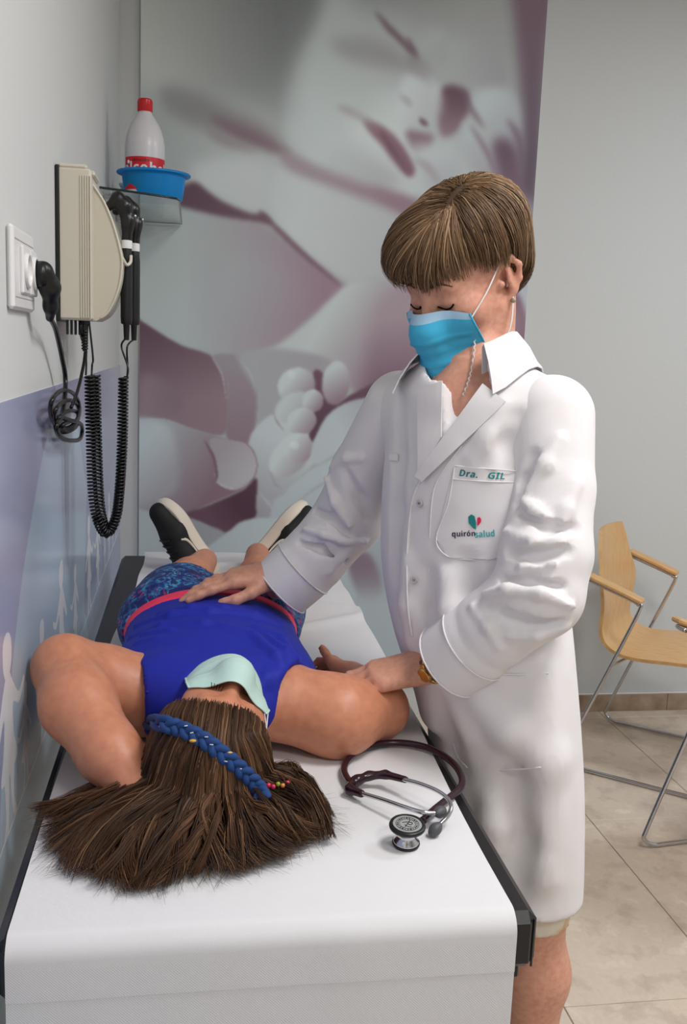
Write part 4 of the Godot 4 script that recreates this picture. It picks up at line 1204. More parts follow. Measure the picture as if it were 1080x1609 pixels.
	# plum wrist coming in from the side
	dab([[180, 478], [220, 503], [281, 541], [334, 561], [357, 605], [354, 680], [302, 675], [249, 659], [180, 652]], [86, 64, 75], [225, 515], [128, 110, 117], [260, 640], 2.5)
	dab([[222, 590], [262, 600], [286, 640], [250, 655], [222, 650]], [136, 122, 127], [225, 620], [116, 98, 106], [280, 630], 9, 0.7)
	dab([[334, 561], [376, 560], [402, 600], [404, 660], [391, 698], [356, 688], [357, 605]], [136, 130, 136], [350, 570], [126, 108, 118], [375, 690], 2.5)
	dab([[376, 560], [440, 548], [520, 566], [510, 596], [448, 590], [432, 640], [404, 676], [404, 620]], [150, 154, 157], [380, 580], [140, 138, 143], [500, 580], 5)
	stroke([[334, 561], [349, 590], [355, 625]], 2.2, [172, 172, 176], 1.2, 0.8)
	stroke([[372, 562], [392, 585], [401, 612]], 2.0, [170, 174, 177], 1.2, 0.7)
	# foot: sole and ball
	dab([[391, 700], [402, 672], [432, 650], [470, 660], [490, 700], [493, 728], [450, 770], [430, 815], [396, 818], [402, 760]], [170, 180, 182], [440, 690], [140, 140, 146], [405, 810], 2.5)
	# dark between the toes and the palm
	dab([[493, 584], [512, 592], [524, 632], [556, 618], [600, 600], [600, 640], [540, 640], [508, 672], [487, 696], [490, 645]], [92, 66, 80], [510, 600], [76, 54, 68], [520, 660], 2.5)
	# toes
	dab(oval([528, 602], 22, 35, 0.1), [168, 177, 179], [520, 580], [120, 98, 109], [548, 625], 2.2)
	dab(oval([466, 606], 30, 28, -0.5), [174, 184, 185], [460, 590], [130, 116, 125], [492, 618], 2.2)
	dab(oval([462, 640], 32, 22, -0.5), [170, 180, 181], [450, 630], [150, 154, 158], [480, 650], 3)
	dab(oval([492, 630], 17, 18), [170, 180, 181], [486, 622], [118, 96, 108], [508, 640], 2)
	dab(oval([474, 662], 24, 21, -0.4), [172, 182, 183], [466, 652], [124, 106, 116], [496, 674], 2)
	dab(oval([456, 716], 26, 40, 0.75), [176, 186, 187], [450, 700], [138, 132, 139], [486, 724], 2.2)
	dab(oval([468, 704], 24, 23), [176, 186, 187], [460, 694], [132, 118, 127], [490, 716], 2.2)
	stroke([[430, 650], [436, 664], [446, 676]], 3, [132, 122, 130], 2, 0.7)
	stroke([[425, 742], [432, 760], [444, 768]], 3, [138, 136, 142], 2, 0.7)
	dab(oval([463, 700], 8, 6, 0.4), [190, 198, 199], [460, 698], [180, 188, 190], [466, 704], 2, 0.7)
	dab(oval([458, 588], 7, 6, 0.4), [188, 196, 197], [456, 586], [180, 188, 190], [462, 592], 2, 0.7)
	for k in 9: stroke([[404 + k * 3.0, 770 + k * 4.0], [420 + k * 2.4, 786 + k * 3.0], [440 + k, 780 + k * 2.0]], 1.3, [186, 194, 196], 1.2, 0.35)
	# adult fingers behind the foot
	dab([[512, 656], [546, 632], [582, 626], [600, 640], [575, 668], [536, 706], [495, 730], [490, 706]], [160, 170, 174], [530, 670], [146, 150, 156], [575, 640], 2.5)
	dab([[424, 815], [448, 775], [466, 755], [510, 727], [600, 700], [640, 760], [640, 1010], [424, 1010]], [158, 169, 174], [480, 760], [136, 146, 154], [560, 900], 3)
	stroke([[466, 790], [500, 765], [545, 740], [580, 715]], 3, [128, 128, 136], 2.5, 0.6)
	# adult thumb with its nail
	dab([[180, 655], [222, 657], [262, 659], [303, 674], [354, 690], [390, 699], [404, 724], [400, 750], [382, 768], [330, 791], [285, 808], [240, 803], [180, 795]], [150, 156, 158], [235, 720], [122, 100, 110], [330, 775], 2)
	dab([[200, 668], [262, 668], [279, 720], [270, 775], [200, 785]], [172, 184, 186], [225, 700], [150, 150, 154], [275, 740], 7, 0.9)
	dab([[330, 690], [366, 692], [390, 700], [403, 726], [396, 754], [366, 768], [340, 757], [336, 722]], [146, 140, 145], [350, 700], [160, 160, 164], [390, 740], 1.8)
	stroke([[322, 694], [335, 718], [340, 745], [338, 758]], 4.5, [104, 78, 91], 2, 0.9)
	stroke([[340, 758], [366, 769], [398, 757]], 2.5, [186, 190, 192], 1.5, 0.8)
	# gap below, and the palm
	dab([[284, 810], [330, 793], [382, 770], [403, 752], [402, 790], [398, 816], [352, 838], [318, 822]], [74, 50, 63], [370, 790], [94, 70, 83], [330, 815], 2.2)
	dab([[180, 805], [240, 805], [286, 810], [322, 824], [352, 838], [328, 858], [270, 900], [180, 940]], [158, 168, 171], [240, 840], [140, 144, 148], [310, 830], 2.5)
	dab([[326, 860], [356, 838], [384, 818], [440, 814], [520, 830], [560, 900], [520, 1010], [250, 1010], [270, 900]], [162, 174, 178], [400, 850], [150, 162, 168], [500, 950], 2.5)
	dab([[548, 880], [580, 870], [600, 920], [585, 950], [560, 930]], [112, 98, 112], [570, 890], [130, 130, 138], [575, 940], 6)
	# below the frame of the photograph the palm goes on
	dab([[150, 1000], [900, 1000], [900, 1500], [150, 1500]], [150, 162, 168], [400, 1000], [140, 150, 158], [600, 1300], 20)

# ------------------------------------------------------------------ people
func placed_all(local: Array, m: Transform3D, s: float) -> Array:
	return local.map(func(o: Prim): return o.moved(m, s))

func head_shape(lids := true) -> Array:   # own axes: x to the person's left, y to the crown, z out of the face; adult size
	var h := []
	h.append(ell(Vector3(0, 0.042, -0.014), Vector3(0.076, 0.088, 0.097), 0.02))
	h.append(ell(Vector3(0, -0.018, 0.024), Vector3(0.064, 0.088, 0.070), 0.03))
	for s in [-1.0, 1.0]:
		h.append(cone(Vector3(s * 0.052, -0.045, 0.0), Vector3(s * 0.018, -0.100, 0.060), 0.022, 0.019, 0.03))
		h.append(ball(Vector3(s * 0.043, -0.022, 0.060), 0.024, 0.03))
	h.append(ball(Vector3(0, -0.102, 0.070), 0.019, 0.025))
	h.append(cone(Vector3(-0.036, 0.026, 0.076), Vector3(0.036, 0.026, 0.076), 0.012, 0.012, 0.02))
	for s in [-1.0, 1.0]: h.append(ball(Vector3(s * 0.032, 0.004, 0.104), 0.017, 0.014, 1))
	h.append(cone(Vector3(0, 0.014, 0.087), Vector3(0, -0.030, 0.110), 0.008, 0.0115, 0.014))
	for s in [-1.0, 1.0]:
		h.append(ball(Vector3(s * 0.011, -0.034, 0.099), 0.008, 0.008))
		h.append(ball(Vector3(s * 0.032, 0.003, 0.077), 0.0145, 0.005))
		h.append(cone(Vector3(s * 0.020, 0.000, 0.0905), Vector3(s * 0.044, 0.0, 0.083), 0.0028, 0.0024, 0.006))   # lid fold
	h.append(cone(Vector3(-0.018, -0.066, 0.086), Vector3(0.018, -0.066, 0.086), 0.006, 0.006, 0.01))
	h.append(cone(Vector3(-0.014, -0.077, 0.084), Vector3(0.014, -0.077, 0.084), 0.006, 0.006, 0.01))
	for s in [-1.0, 1.0]:   # ears: rim, fold, hollow and lobe
		var e := [Vector3(s * 0.073, 0.012, 0.002), Vector3(s * 0.080, 0.028, -0.006), Vector3(s * 0.087, 0.030, -0.020), Vector3(s * 0.091, 0.014, -0.031), Vector3(s * 0.087, -0.008, -0.029), Vector3(s * 0.080, -0.022, -0.018), Vector3(s * 0.076, -0.034, -0.008)]
		chain(h, e, [0.004, 0.0045, 0.0045, 0.0045, 0.0045, 0.006, 0.0065], 0.005)
		h.append(ell(Vector3(s * 0.079, 0.0, -0.018), Vector3(0.005, 0.026, 0.014), 0.008, Basis(Vector3.UP, s * 0.45)))
		h.append(ball(Vector3(s * 0.075, -0.006, 0.002), 0.006, 0.006))
	return h

func hand_shape(m: Transform3D, s: float, mirror: float, curl: Array, spread: Array, thumb: Array) -> Array:
	# own axes: x towards the thumb, y out of the back of the hand, z along the fingers; origin at the wrist
	var h := []
	var X := func(p: Vector3) -> Vector3: return m * (Vector3(p.x * mirror, p.y, p.z) * s)
	h.append(cone(X.call(Vector3(0.004, 0, -0.03)), X.call(Vector3(0.002, 0, 0.012)), 0.025 * s, 0.024 * s, 0.02))
	for q in [[0.026, 0.092, 0.0125], [0.008, 0.096, 0.013], [-0.011, 0.092, 0.0125], [-0.028, 0.083, 0.0115]]:
		h.append(cone(X.call(Vector3(q[0] * 0.62, 0, 0.008)), X.call(Vector3(q[0], 0.001, q[1] - 0.006)), 0.0165 * s, q[2] * s, 0.018 * s))
	h.append(cone(X.call(Vector3(0.018, -0.006, 0.012)), X.call(Vector3(0.036, -0.010, 0.045)), 0.016 * s, 0.014 * s, 0.016 * s))
	var base := [Vector3(0.026, 0, 0.090), Vector3(0.008, 0.002, 0.094), Vector3(-0.011, 0.001, 0.090), Vector3(-0.028, -0.001, 0.081)]
	var len := [[0.042, 0.025, 0.020], [0.046, 0.029, 0.021], [0.042, 0.027, 0.021], [0.033, 0.019, 0.018]]
	var rad := [0.0096, 0.0098, 0.0092, 0.0082]
	for f in 4:
		var p: Vector3 = base[f]
		var pitch := 0.0
		var yaw: float = spread[f]
		var r: float = rad[f]
		for j in 3:
			pitch += curl[f][j]
			var d := Vector3(sin(yaw) * cos(pitch), -sin(pitch), cos(yaw) * cos(pitch))
			var q: Vector3 = p + d * len[f][j]
			h.append(cone(X.call(p), X.call(q), r * s * (1.0 - 0.07 * j), r * s * (0.92 - 0.09 * j), 0.004 * s))
			if j < 2: h.append(ball(X.call(q + Vector3(0, 0.0012, 0)), r * s * (0.97 - 0.08 * j), 0.004 * s))
			p = q
	var tp := [Vector3(0.030, -0.008, 0.030), thumb[0], thumb[1], thumb[2]]
	var tr := [0.0135, 0.0112, 0.0105, 0.0085]
	for j in 3: h.append(cone(X.call(tp[j]), X.call(tp[j + 1]), tr[j] * s, tr[j + 1] * s, 0.006 * s))
	return h

func nail(parent: Node, prims: Array, at: Vector3, out: Vector3, along: Vector3, w: float, l: float, m: Material) -> void:   # a finger nail on the skin
	var x := along.cross(out).normalized()
	var rows := []
	for j in 5:
		var row := PackedVector3Array()
		for k in 7:
			var u := lerpf(-1, 1, k / 6.0); var q := lerpf(-1, 1, j / 4.0)
			var p := at + x * u * w * sqrt(maxf(1.0 - 0.35 * q * q, 0.05)) + along * q * l
			var hit := march(prims, p + out * 0.015, -out, 0.03)
			row.append((hit if hit != Vector3.INF else p) + out * 0.0005)
		rows.append(row)
	var mb := MB.new(); sheet(mb, rows, 0.0006)
	obj("nail", mb, m, parent)

func strands(mb: MB, path: PackedVector3Array, w: float, col: Color, seg_up: Vector3) -> void:   # one lock: a thin three-sided ribbon that tapers
	var n := path.size(); var s0 := mb.v.size()
	for j in n:
		var t := (path[mini(j + 1, n - 1)] - path[maxi(j - 1, 0)]).normalized()
		var x := t.cross(seg_up).normalized(); var y := x.cross(t)
		var f := float(j) / (n - 1)
		var r := w * (1.0 - 0.75 * f * f) * minf(1.0, 0.3 + f * 5.0)
		var c := col * (0.92 + 0.16 * f); c.a = 1.0
		mb.v.append(path[j] + x * r); mb.n.append((x + y * 0.5).normalized()); mb.c.append(c)
		mb.v.append(path[j] - x * r); mb.n.append((-x + y * 0.5).normalized()); mb.c.append(c)
		mb.v.append(path[j] + y * r * 0.6); mb.n.append(y); mb.c.append(c)
	for j in n - 1:
		var a := s0 + j * 3
		for e in [[0, 2], [2, 1], [1, 0]]: mb.quad(a + e[1], a + e[0], a + 3 + e[0], a + 3 + e[1])

func face_mask(parent: Node, m: Transform3D, s: float, outer: Material, top_band: Material, loops: Material, ear_at: Array, sign_loops: Array, drop := 0.0) -> Array:
	# pleated mask: an even grid over the lower face, found by marching towards the head's own axis
	var h := []
	for o: Prim in [ell(Vector3(0, -0.035, 0.020), Vector3(0.066, 0.150, 0.078), 0.02), cone(Vector3(0, 0.010, 0.086), Vector3(0, -0.034, 0.112), 0.012, 0.017, 0.04), ball(Vector3(0, -0.104, 0.072), 0.024, 0.04), cone(Vector3(0, -0.04, 0.108), Vector3(0, -0.09, 0.096), 0.014, 0.014, 0.04), cone(Vector3(-0.045, -0.03, 0.058), Vector3(0.045, -0.03, 0.058), 0.026, 0.026, 0.03), cone(Vector3(0.052, -0.045, 0.0), Vector3(0.018, -0.100, 0.060), 0.026, 0.023, 0.03), cone(Vector3(-0.052, -0.045, 0.0), Vector3(-0.018, -0.100, 0.060), 0.026, 0.023, 0.03)]: h.append(o)
	var rows := []
	for j in 29:
		var v := j / 28.0
		var row := PackedVector3Array()
		for k in 41:
			var u := lerpf(-1.0, 1.0, k / 40.0)
			var ang := u * (0.74 + 0.20 * v)
			var y := lerpf(-0.004 + drop, -0.128, v) + (0.012 * (1.0 - u * u) * (1.0 - v)) + 0.014 * u * u * (v - 0.35)
			var from := Vector3(sin(ang) * 0.2, y, 0.005 + cos(ang) * 0.2)
			var hit := march(h, from, (Vector3(0, y, 0.005) - from).normalized(), 0.2)
			if hit == Vector3.INF: hit = Vector3(sin(ang) * 0.05, y, 0.005 + cos(ang) * 0.06)
			var pleat := 0.0
			for c in [0.36, 0.52, 0.68]: pleat += 0.0035 * smoothstep(c - 0.05, c, v) * (1.0 - smoothstep(c, c + 0.012, v)) * (1.0 - pow(absf(u), 6.0))
			var dir := Vector3(sin(ang), 0.0, cos(ang))
			row.append(m * (hit + dir * (0.005 + 0.015 * v * v + pleat)))
		rows.append(row)
	var flip := []
	for r in rows: flip.append(r)
	var mb := MB.new()
	flip.reverse()
	sheet(mb, flip.slice(0, 26), 0.0012)
	var root := obj("face_mask", mb, outer, parent, "pleated disposable face mask")
	mb = MB.new(); sheet(mb, flip.slice(25), 0.0013)
	obj("nose_band", mb, top_band, root)
	for k in [0, 40]:   # bound side edges
		var edge := PackedVector3Array()
		for r in rows: edge.append(r[k])
		mb = MB.new(); tube(mb, edge, 0.0016, 6)
		obj("side_binding", mb, outer, root)
	if loops:
		for sgn in sign_loops:
			var k := 40 if sgn > 0 else 0
			mb = MB.new()
			for a: Array in [[rows[2][k], Vector3(sgn * 0.078, 0.026, 0.0)], [rows[26][k], Vector3(sgn * 0.0805, -0.026, -0.014)]]:
				var e: Vector3 = m * (a[1] as Vector3)
				var midp: Vector3 = (a[0] as Vector3).lerp(e, 0.5) + m.basis * Vector3(sgn * (0.004 if a[1].y > 0.0 else 0.014), 0, 0)
				tube(mb, smooth_path([a[0], midp, e], 6), 0.0013 * s, 6)
			tube(mb, smooth_path([m * Vector3(sgn * 0.078, 0.026, 0.0), m * Vector3(sgn * 0.083, 0.034, -0.018), m * Vector3(sgn * 0.085, 0.01, -0.038), m * Vector3(sgn * 0.0805, -0.026, -0.014)], 6), 0.0013 * s, 6)
			obj("ear_loop", mb, loops, root)
	return rows

var gh := Vector3(0.274, 0.784, 2.06)   # middle of the girl's head

func girl_hair_y(x: float, z: float) -> float:   # height of her hair over the couch
	var dx := (x - gh.x + 0.004) / 0.088; var dz := (z - gh.z - 0.028) / 0.112
	var q := 1.0 - dx * dx - dz * dz
	var s := gh.y - 0.01 + 0.098 * sqrt(q) if q > 0.0 else -1.0
	var out := Vector2((x - 0.27) / 0.20, (z - 2.13) / 0.19).length()
	var mound := COUCH_Y + 0.010 + 0.070 * exp(-out * out * 1.5)
	var k := 0.03
	var h := maxf(k - absf(s - mound), 0.0)
	return maxf(s, mound) + h * h * 0.25 / k

func girl_hair_hit(u: float, v: float, off: float) -> Vector3:
	var d := ray(u, v)
	var s := 0.9
	while s < 1.8:
		var p := CAM + d * s
		if p.y < girl_hair_y(p.x, p.z) + off: return p
		s += 0.0015
	return CAM + d * 1.5

func add_folds(base: Array, lines: Array, out: Array) -> void:
	# cloth folds: [points in photograph pixels on the cloth, radius, height above (or depth below) it, softness]
	for f in lines:
		var pts := []
		for p in f[0]:
			var hit := march(base, CAM + ray(p[0], p[1]) * 0.9, ray(p[0], p[1]), 2.0)
			if hit == Vector3.INF: continue
			var n := field_normal(base, hit)
			var r: float = f[1]; var h: float = f[2]
			pts.append(hit + n * (h - r if h > 0.0 else r + h))
		for j in pts.size() - 1:
			var e0 := 0.6 if j == 0 else 1.0
			var e1 := 0.6 if j == pts.size() - 2 else 1.0
			out.append(cone(pts[j], pts[j + 1], f[1] * e0, f[1] * e1, f[3], 0 if f[2] > 0.0 else 1))

func girl() -> void:
	var g := thing("person", "girl lying on the couch in a royal blue tank top, one hand behind her head", "person")
	var lie := Transform3D(Basis(Vector3(1, 0, 0), Vector3(0, 0, -1), Vector3(0, 1, 0)), Vector3(0.285, 0, 1.95))
	var ST := [[0.0, 0.0, 0.795, 0.085, 0.05], [0.05, 0.0, 0.793, 0.145, 0.066], [0.13, 0.0, 0.793, 0.163, 0.080], [0.26, 0.0, 0.792, 0.155, 0.081], [0.38, 0.0, 0.790, 0.152, 0.078], [0.50, 0.0, 0.787, 0.165, 0.074], [0.60, 0.0, 0.780, 0.150, 0.066]]
	var grow := func(by: float, from := 0, to := 99) -> Array:
		var o := []
		for k in ST.size():
			if k < from or k > to: continue
			o.append([ST[k][0], ST[k][1], ST[k][2], ST[k][3] + by, ST[k][4] + by])
		return o
	# --- body, one surface
	var hs := 0.87
	var hb := Basis(Vector3(-1, 0, 0), Vector3(0, 0, 1), Vector3(0, 1, 0))   # crown towards +z, face up
	hb = Basis(Vector3.BACK, -0.34) * Basis(Vector3.UP, -0.05) * hb
	var hm := Transform3D(hb * hs, gh)
	var b := placed_all(head_shape(), hm, hs)
	b.append(cone(gh + Vector3(0, -0.015, -0.05), Vector3(0.283, 0.795, 1.93), 0.046, 0.055, 0.03))
	b.append(lofted(ST, lie, 0.04))
	# her left arm: raised along the wall, hand behind the head
	var el := Vector3(0.0575, 0.852, 1.908)
	chain(b, [Vector3(0.175, 0.788, 1.875), Vector3(0.115, 0.815, 1.88), el], [0.058, 0.054, 0.0465], 0.03)
	chain(b, [el, Vector3(0.085, 0.822, 1.985), Vector3(0.135, 0.782, 2.065), Vector3(0.180, 0.752, 2.125)], [0.0465, 0.052, 0.041, 0.028], 0.02)
	b.append(cone(Vector3(0.180, 0.748, 2.125), Vector3(0.235, 0.735, 2.145), 0.024, 0.016, 0.02))
	# her right arm: out to the side, forearm back along the edge of the couch
	chain(b, [Vector3(0.395, 0.787, 1.905), Vector3(0.475, 0.772, 1.925), Vector3(0.552, 0.760, 1.868)], [0.062, 0.060, 0.047], 0.03)
	chain(b, [Vector3(0.552, 0.758, 1.865), Vector3(0.560, 0.752, 1.79), Vector3(0.543, 0.742, 1.665)], [0.047, 0.042, 0.028], 0.02)
	for s in [-1.0, 1.0]:
		var k := Vector3(0.285 + s * 0.085, 0.785, 1.42)
		var kn := Vector3(0.222, 0.764, 1.05) if s < 0 else Vector3(0.415, 0.764, 1.05)
		var an := Vector3(0.282, 0.755, 0.745) if s < 0 else Vector3(0.430, 0.760, 0.69)
		chain(b, [k, k.lerp(kn, 0.5), kn, kn.lerp(an, 0.35) + Vector3(0, -0.008, 0), an], [0.085, 0.072, 0.050, 0.050, 0.034], 0.03)
	var hand := Transform3D(Basis(Vector3(-0.62, 0.50, -0.60).normalized(), 0.0), Vector3(0.543, 0.742, 1.665))
	var hz := Vector3(-0.25, -0.03, -1.0).normalized(); var hy := Vector3(0.75, 0.66, 0.0); hy = (hy - hz * hy.dot(hz)).normalized()
	hand.basis = Basis(hy.cross(hz), hy, hz)
	b.append_array(hand_shape(hand, 0.80, -1.0 if hy.cross(hz).x > 0 else 1.0, [[0.5, 0.9, 0.5], [0.55, 0.95, 0.5], [0.6, 1.0, 0.5], [0.65, 1.0, 0.5]], [0.05, 0.0, -0.04, -0.1], [Vector3(0.046, -0.006, 0.055), Vector3(0.056, 0.0, 0.085), Vector3(0.058, 0.004, 0.108)]))
	var jobs := [[b, 0.006, Vector3(-0.01, 0.69, 0.62), Vector3(0.66, 0.94, 2.21)]]
	# --- clothes
	var top := [lofted(grow.call(0.009, 0, 4) + [[0.44, 0.0, 0.791, 0.176, 0.092], [0.52, 0.0, 0.789, 0.180, 0.09]], lie, 0.02)]
	top.append(cone(Vector3(0.20, 0.805, 1.90), Vector3(0.245, 0.81, 1.935), 0.055, 0.045, 0.03))
	top.append(cone(Vector3(0.37, 0.805, 1.90), Vector3(0.32, 0.81, 1.935), 0.062, 0.045, 0.03))
	var folds := []
	add_folds(top, [
		[[[215, 985], [270, 968], [330, 963], [400, 970], [440, 985]], 0.0090, 0.0104, 0.0080], [[[205, 1003], [255, 985], [320, 980], [390, 990]], 0.0090, 0.0091, 0.0080],
		[[[185, 1015], [225, 997], [270, 990]], 0.0090, 0.0091, 0.0080], [[[400, 985], [440, 1005], [465, 1035]], 0.0090, 0.0104, 0.0080], [[[420, 1000], [450, 1025], [462, 1055]], 0.0090, 0.0091, 0.0080],
		[[[350, 985], [400, 1000], [435, 1030], [450, 1060]], 0.0090, 0.0078, 0.0080], [[[180, 1035], [215, 1010], [250, 1002]], 0.0090, 0.0078, 0.0080], [[[250, 965], [300, 957], [350, 957], [400, 965]], 0.0090, 0.0091, 0.0080],
		[[[425, 1050], [420, 1065], [410, 1080]], 0.0090, 0.0065, 0.0080], [[[440, 1045], [436, 1060], [428, 1075]], 0.0090, 0.0065, 0.0080]], folds)
	top.append_array(folds)
	top.append(half_space(Vector3(0.0, 0.25, -1), Vector3(0.285, 0.885, 1.570)))
	top.append(cone(Vector3(0.12, 0.80, 1.905), Vector3(0.02, 0.86, 1.93), 0.071, 0.08, 0.006, 1))
	top.append(cone(Vector3(0.452, 0.80, 1.945), Vector3(0.58, 0.78, 1.90), 0.078, 0.08, 0.006, 1))
	top.append(cone(Vector3(0.283, 0.87, 1.985), Vector3(0.283, 0.83, 2.1), 0.045, 0.08, 0.006, 1))
	top.append(half_space(Vector3(0, -1, 0), Vector3(0, 0.714, 0)))
	jobs.append([top, 0.005, Vector3(0.05, 0.70, 1.50), Vector3(0.56, 0.93, 2.0)])
	var made := skins(jobs)
	obj("body", made[0], mats.skin_girl, g)
	obj("tank_top", made[1], mats.blue_jersey, g, "royal blue sleeveless top")
	var hem := MB.new()   # stitched armhole edge
	var he := on_cloth(top, [[168, 1066], [188, 1056], [206, 1054], [222, 1066], [232, 1088]], 0.0)
	if he.size() > 2:
		tube(hem, smooth_path(he, 6), 0.0025, 6)
		obj("armhole_hem", hem, mats.blue_jersey, g)
	var band := [lofted(grow.call(0.0105, 4, 6), lie, 0.01), half_space(Vector3(0, 0, 1), Vector3(0, 0, 1.565)), half_space(Vector3(0, 0, -1), Vector3(0, 0, 1.500))]
	obj("waistband", skin_of(band, 0.005, Vector3(0.08, 0.69, 1.48), Vector3(0.50, 0.92, 1.58)), mats.pink_band, g, "bright pink elastic waistband")
	var sh := [lofted(grow.call(0.013, 4, 6), lie, 0.02)]
	for s in [-1.0, 1.0]:
		var k := Vector3(0.285 + s * 0.085, 0.787, 1.46)
		sh.append(cone(k, Vector3(0.230, 0.785, 1.30) if s < 0 else Vector3(0.40, 0.785, 1.30), 0.096, 0.101, 0.02))
	sh.append(half_space(Vector3(0, 0.12, 1), Vector3(0, 0.86, 1.523)))
	sh.append(half_space(Vector3(0, -0.25, -1), Vector3(0, 0.86, 1.335)))
	sh.append(half_space(Vector3(0, -1, 0), Vector3(0, 0.713, 0)))
	obj("shorts", skin_of(sh, 0.006, Vector3(0.06, 0.69, 1.28), Vector3(0.54, 0.92, 1.56)), mats.floral_shorts, g, "navy shorts with a turquoise and pink print")
	# --- shoes
	shoe(g, Vector3(0.301, 0.722, 0.715), Vector3(-0.155, 0.215, -0.02), Vector3(-0.62, -0.42, 0.66), -1.0)
	shoe(g, Vector3(0.412, 0.722, 0.655), Vector3(0.165, 0.195, -0.02), Vector3(0.72, -0.50, 0.48), 1.0)
	# --- face mask
	var mint := mat("mask_mint", Color(0.74, 0.86, 0.83), 0.7)
	face_mask(g, hm, hs, mint, mint, mats.white_plastic, [], [-1.0], -0.004)
	var lash := MB.new()
	for k in 5: tube(lash, smooth_path([hm * Vector3(0.018 + k * 0.004, 0.004, 0.095), hm * Vector3(0.018 + k * 0.0045, 0.010, 0.102), hm * Vector3(0.018 + k * 0.005, 0.013, 0.107)], 3), 0.0005, 4)
	obj("eyelashes", lash, mats.hair_dark, g)
	girl_hair(g)

func shoe(g: Node3D, heel: Vector3, fwd: Vector3, up: Vector3, side: float) -> void:
	var z := fwd.normalized(); var y := (up - z * up.dot(z)).normalized(); var x := y.cross(z)
	var m := Transform3D(Basis(x, y, z), heel)
	var r := Node3D.new(); r.name = "shoe"; g.add_child(r, true); r.set_meta("label", "black running shoe with cream sole")
	var rub := mat("shoe_black", Color(0.035, 0.036, 0.04), 0.7)
	planar(rub, 60.0)
	if not rub.normal_enabled: relief(rub, noise_tex([], 0.3, 256, 1, 6, FastNoiseLite.TYPE_CELLULAR, 3.0), 0.4)
	var cream := mat("sole_cream", Color(0.87, 0.83, 0.76), 0.55)
	var L := func(a: float, b: float, c: float) -> Vector3: return m * Vector3(a, b, c)
	var u := []
	u.append(cone(L.call(0, 0.040, 0.022), L.call(0, 0.046, 0.060), 0.033, 0.036, 0.02))
	u.append(cone(L.call(0, 0.046, 0.060), L.call(0, 0.036, 0.130), 0.036, 0.036, 0.02))
	u.append(cone(L.call(-0.012, 0.028, 0.150), L.call(0.004, 0.026, 0.212), 0.031, 0.024, 0.02))
	u.append(cone(L.call(0.014, 0.028, 0.150), L.call(0.004, 0.026, 0.212), 0.031, 0.024, 0.02))
	u.append(cone(L.call(0, 0.055, 0.036), L.call(0, 0.092, 0.030), 0.036, 0.034, 0.02))
	var p := half_space(-y, heel + y * 0.014); u.append(p)
	u.append(cone(L.call(0, 0.088, 0.034), L.call(0, 0.13, 0.03), 0.029, 0.034, 0.004, 1))
	obj("upper", skin_of(u, 0.004, heel - Vector3.ONE * 0.28, heel + Vector3.ONE * 0.30), rub, r)
	# sole
	var out := PackedVector2Array()
	var rows := [[-0.012, 0.022], [0.0, 0.032], [0.03, 0.037], [0.075, 0.034], [0.12, 0.038], [0.165, 0.045], [0.20, 0.041], [0.225, 0.028], [0.238, 0.010]]
	for q in rows: out.append(Vector2(q[1], q[0]))
	for k in range(rows.size() - 1, -1, -1): out.append(Vector2(-rows[k][1] + 0.004, rows[k][0]))
	out = closed_curve(out, 4)
	var mb := MB.new()
	var rings := [[0.90, -0.016], [1.0, -0.010], [1.03, 0.004], [0.99, 0.016], [0.94, 0.020]]
	var n := out.size()
	for q in rings:
		for e in out: mb.add(m * Vector3(e.x * q[0], q[1], 0.112 + (e.y - 0.112) * q[0]))
	for j in rings.size() - 1:
		for k in n: mb.quad(j * n + k, (j + 1) * n + k, (j + 1) * n + (k + 1) % n, j * n + (k + 1) % n)
	var c0 := mb.add(m * Vector3(0, -0.016, 0.11)); var c1 := mb.add(m * Vector3(0, 0.02, 0.11))
	for k in n:
		mb.tri(c0, k, (k + 1) % n); mb.tri(c1, (rings.size() - 1) * n + (k + 1) % n, (rings.size() - 1) * n + k)
	obj("sole", mb, cream, r)
	# laces and the side mark
	mb = MB.new()
	for k in 5:
		var zz := 0.072 + k * 0.018
		var a := [L.call(-0.022, 0.062, zz - 0.006), L.call(0.0, 0.080 - k * 0.003, zz), L.call(0.022, 0.062, zz + 0.006)]
		for j in 3: a[j] = march(u, a[j] + y * 0.03, -y, 0.06) if march(u, a[j] + y * 0.03, -y, 0.06) != Vector3.INF else a[j]
		tube(mb, smooth_path([a[0] + y * 0.002, a[1] + y * 0.003, a[2] + y * 0.002], 5), 0.0026, 6)
	for e in [-1.0, 1.0]:
		var s0: Vector3 = march(u, L.call(0.0, 0.11, 0.066), -y, 0.08)
		tube(mb, smooth_path([s0 + y * 0.002, s0 + y * 0.010 + x * e * 0.012, s0 + y * 0.012 + x * e * 0.026 - z * 0.01, s0 + y * 0.004 + x * e * 0.022 - z * 0.02, s0 + y * 0.002], 5), 0.0022, 6)
	obj("laces", mb, mats.black_cable, r)
	for e in [-1.0, 1.0]:   # curved side flash
		var pts := []
		for q in [[0.020, 0.026], [0.050, 0.030], [0.085, 0.028], [0.112, 0.034], [0.122, 0.048]]:
			var o: Vector3 = L.call(e * 0.09, q[1], q[0])
			var hit := march(u, o, -x * e, 0.12)
			if hit != Vector3.INF: pts.append(hit + x * e * 0.0006)
		if pts.size() > 2:
			mb = MB.new()
			var path := smooth_path(pts, 6); var rad := PackedFloat32Array()
			for k in path.size(): rad.append(0.0012 + 0.0042 * float(k) / path.size() * (1.0 if k < path.size() - 4 else 0.5))
			tube(mb, path, rad, 8)
			obj("side_flash", mb, cream, r)

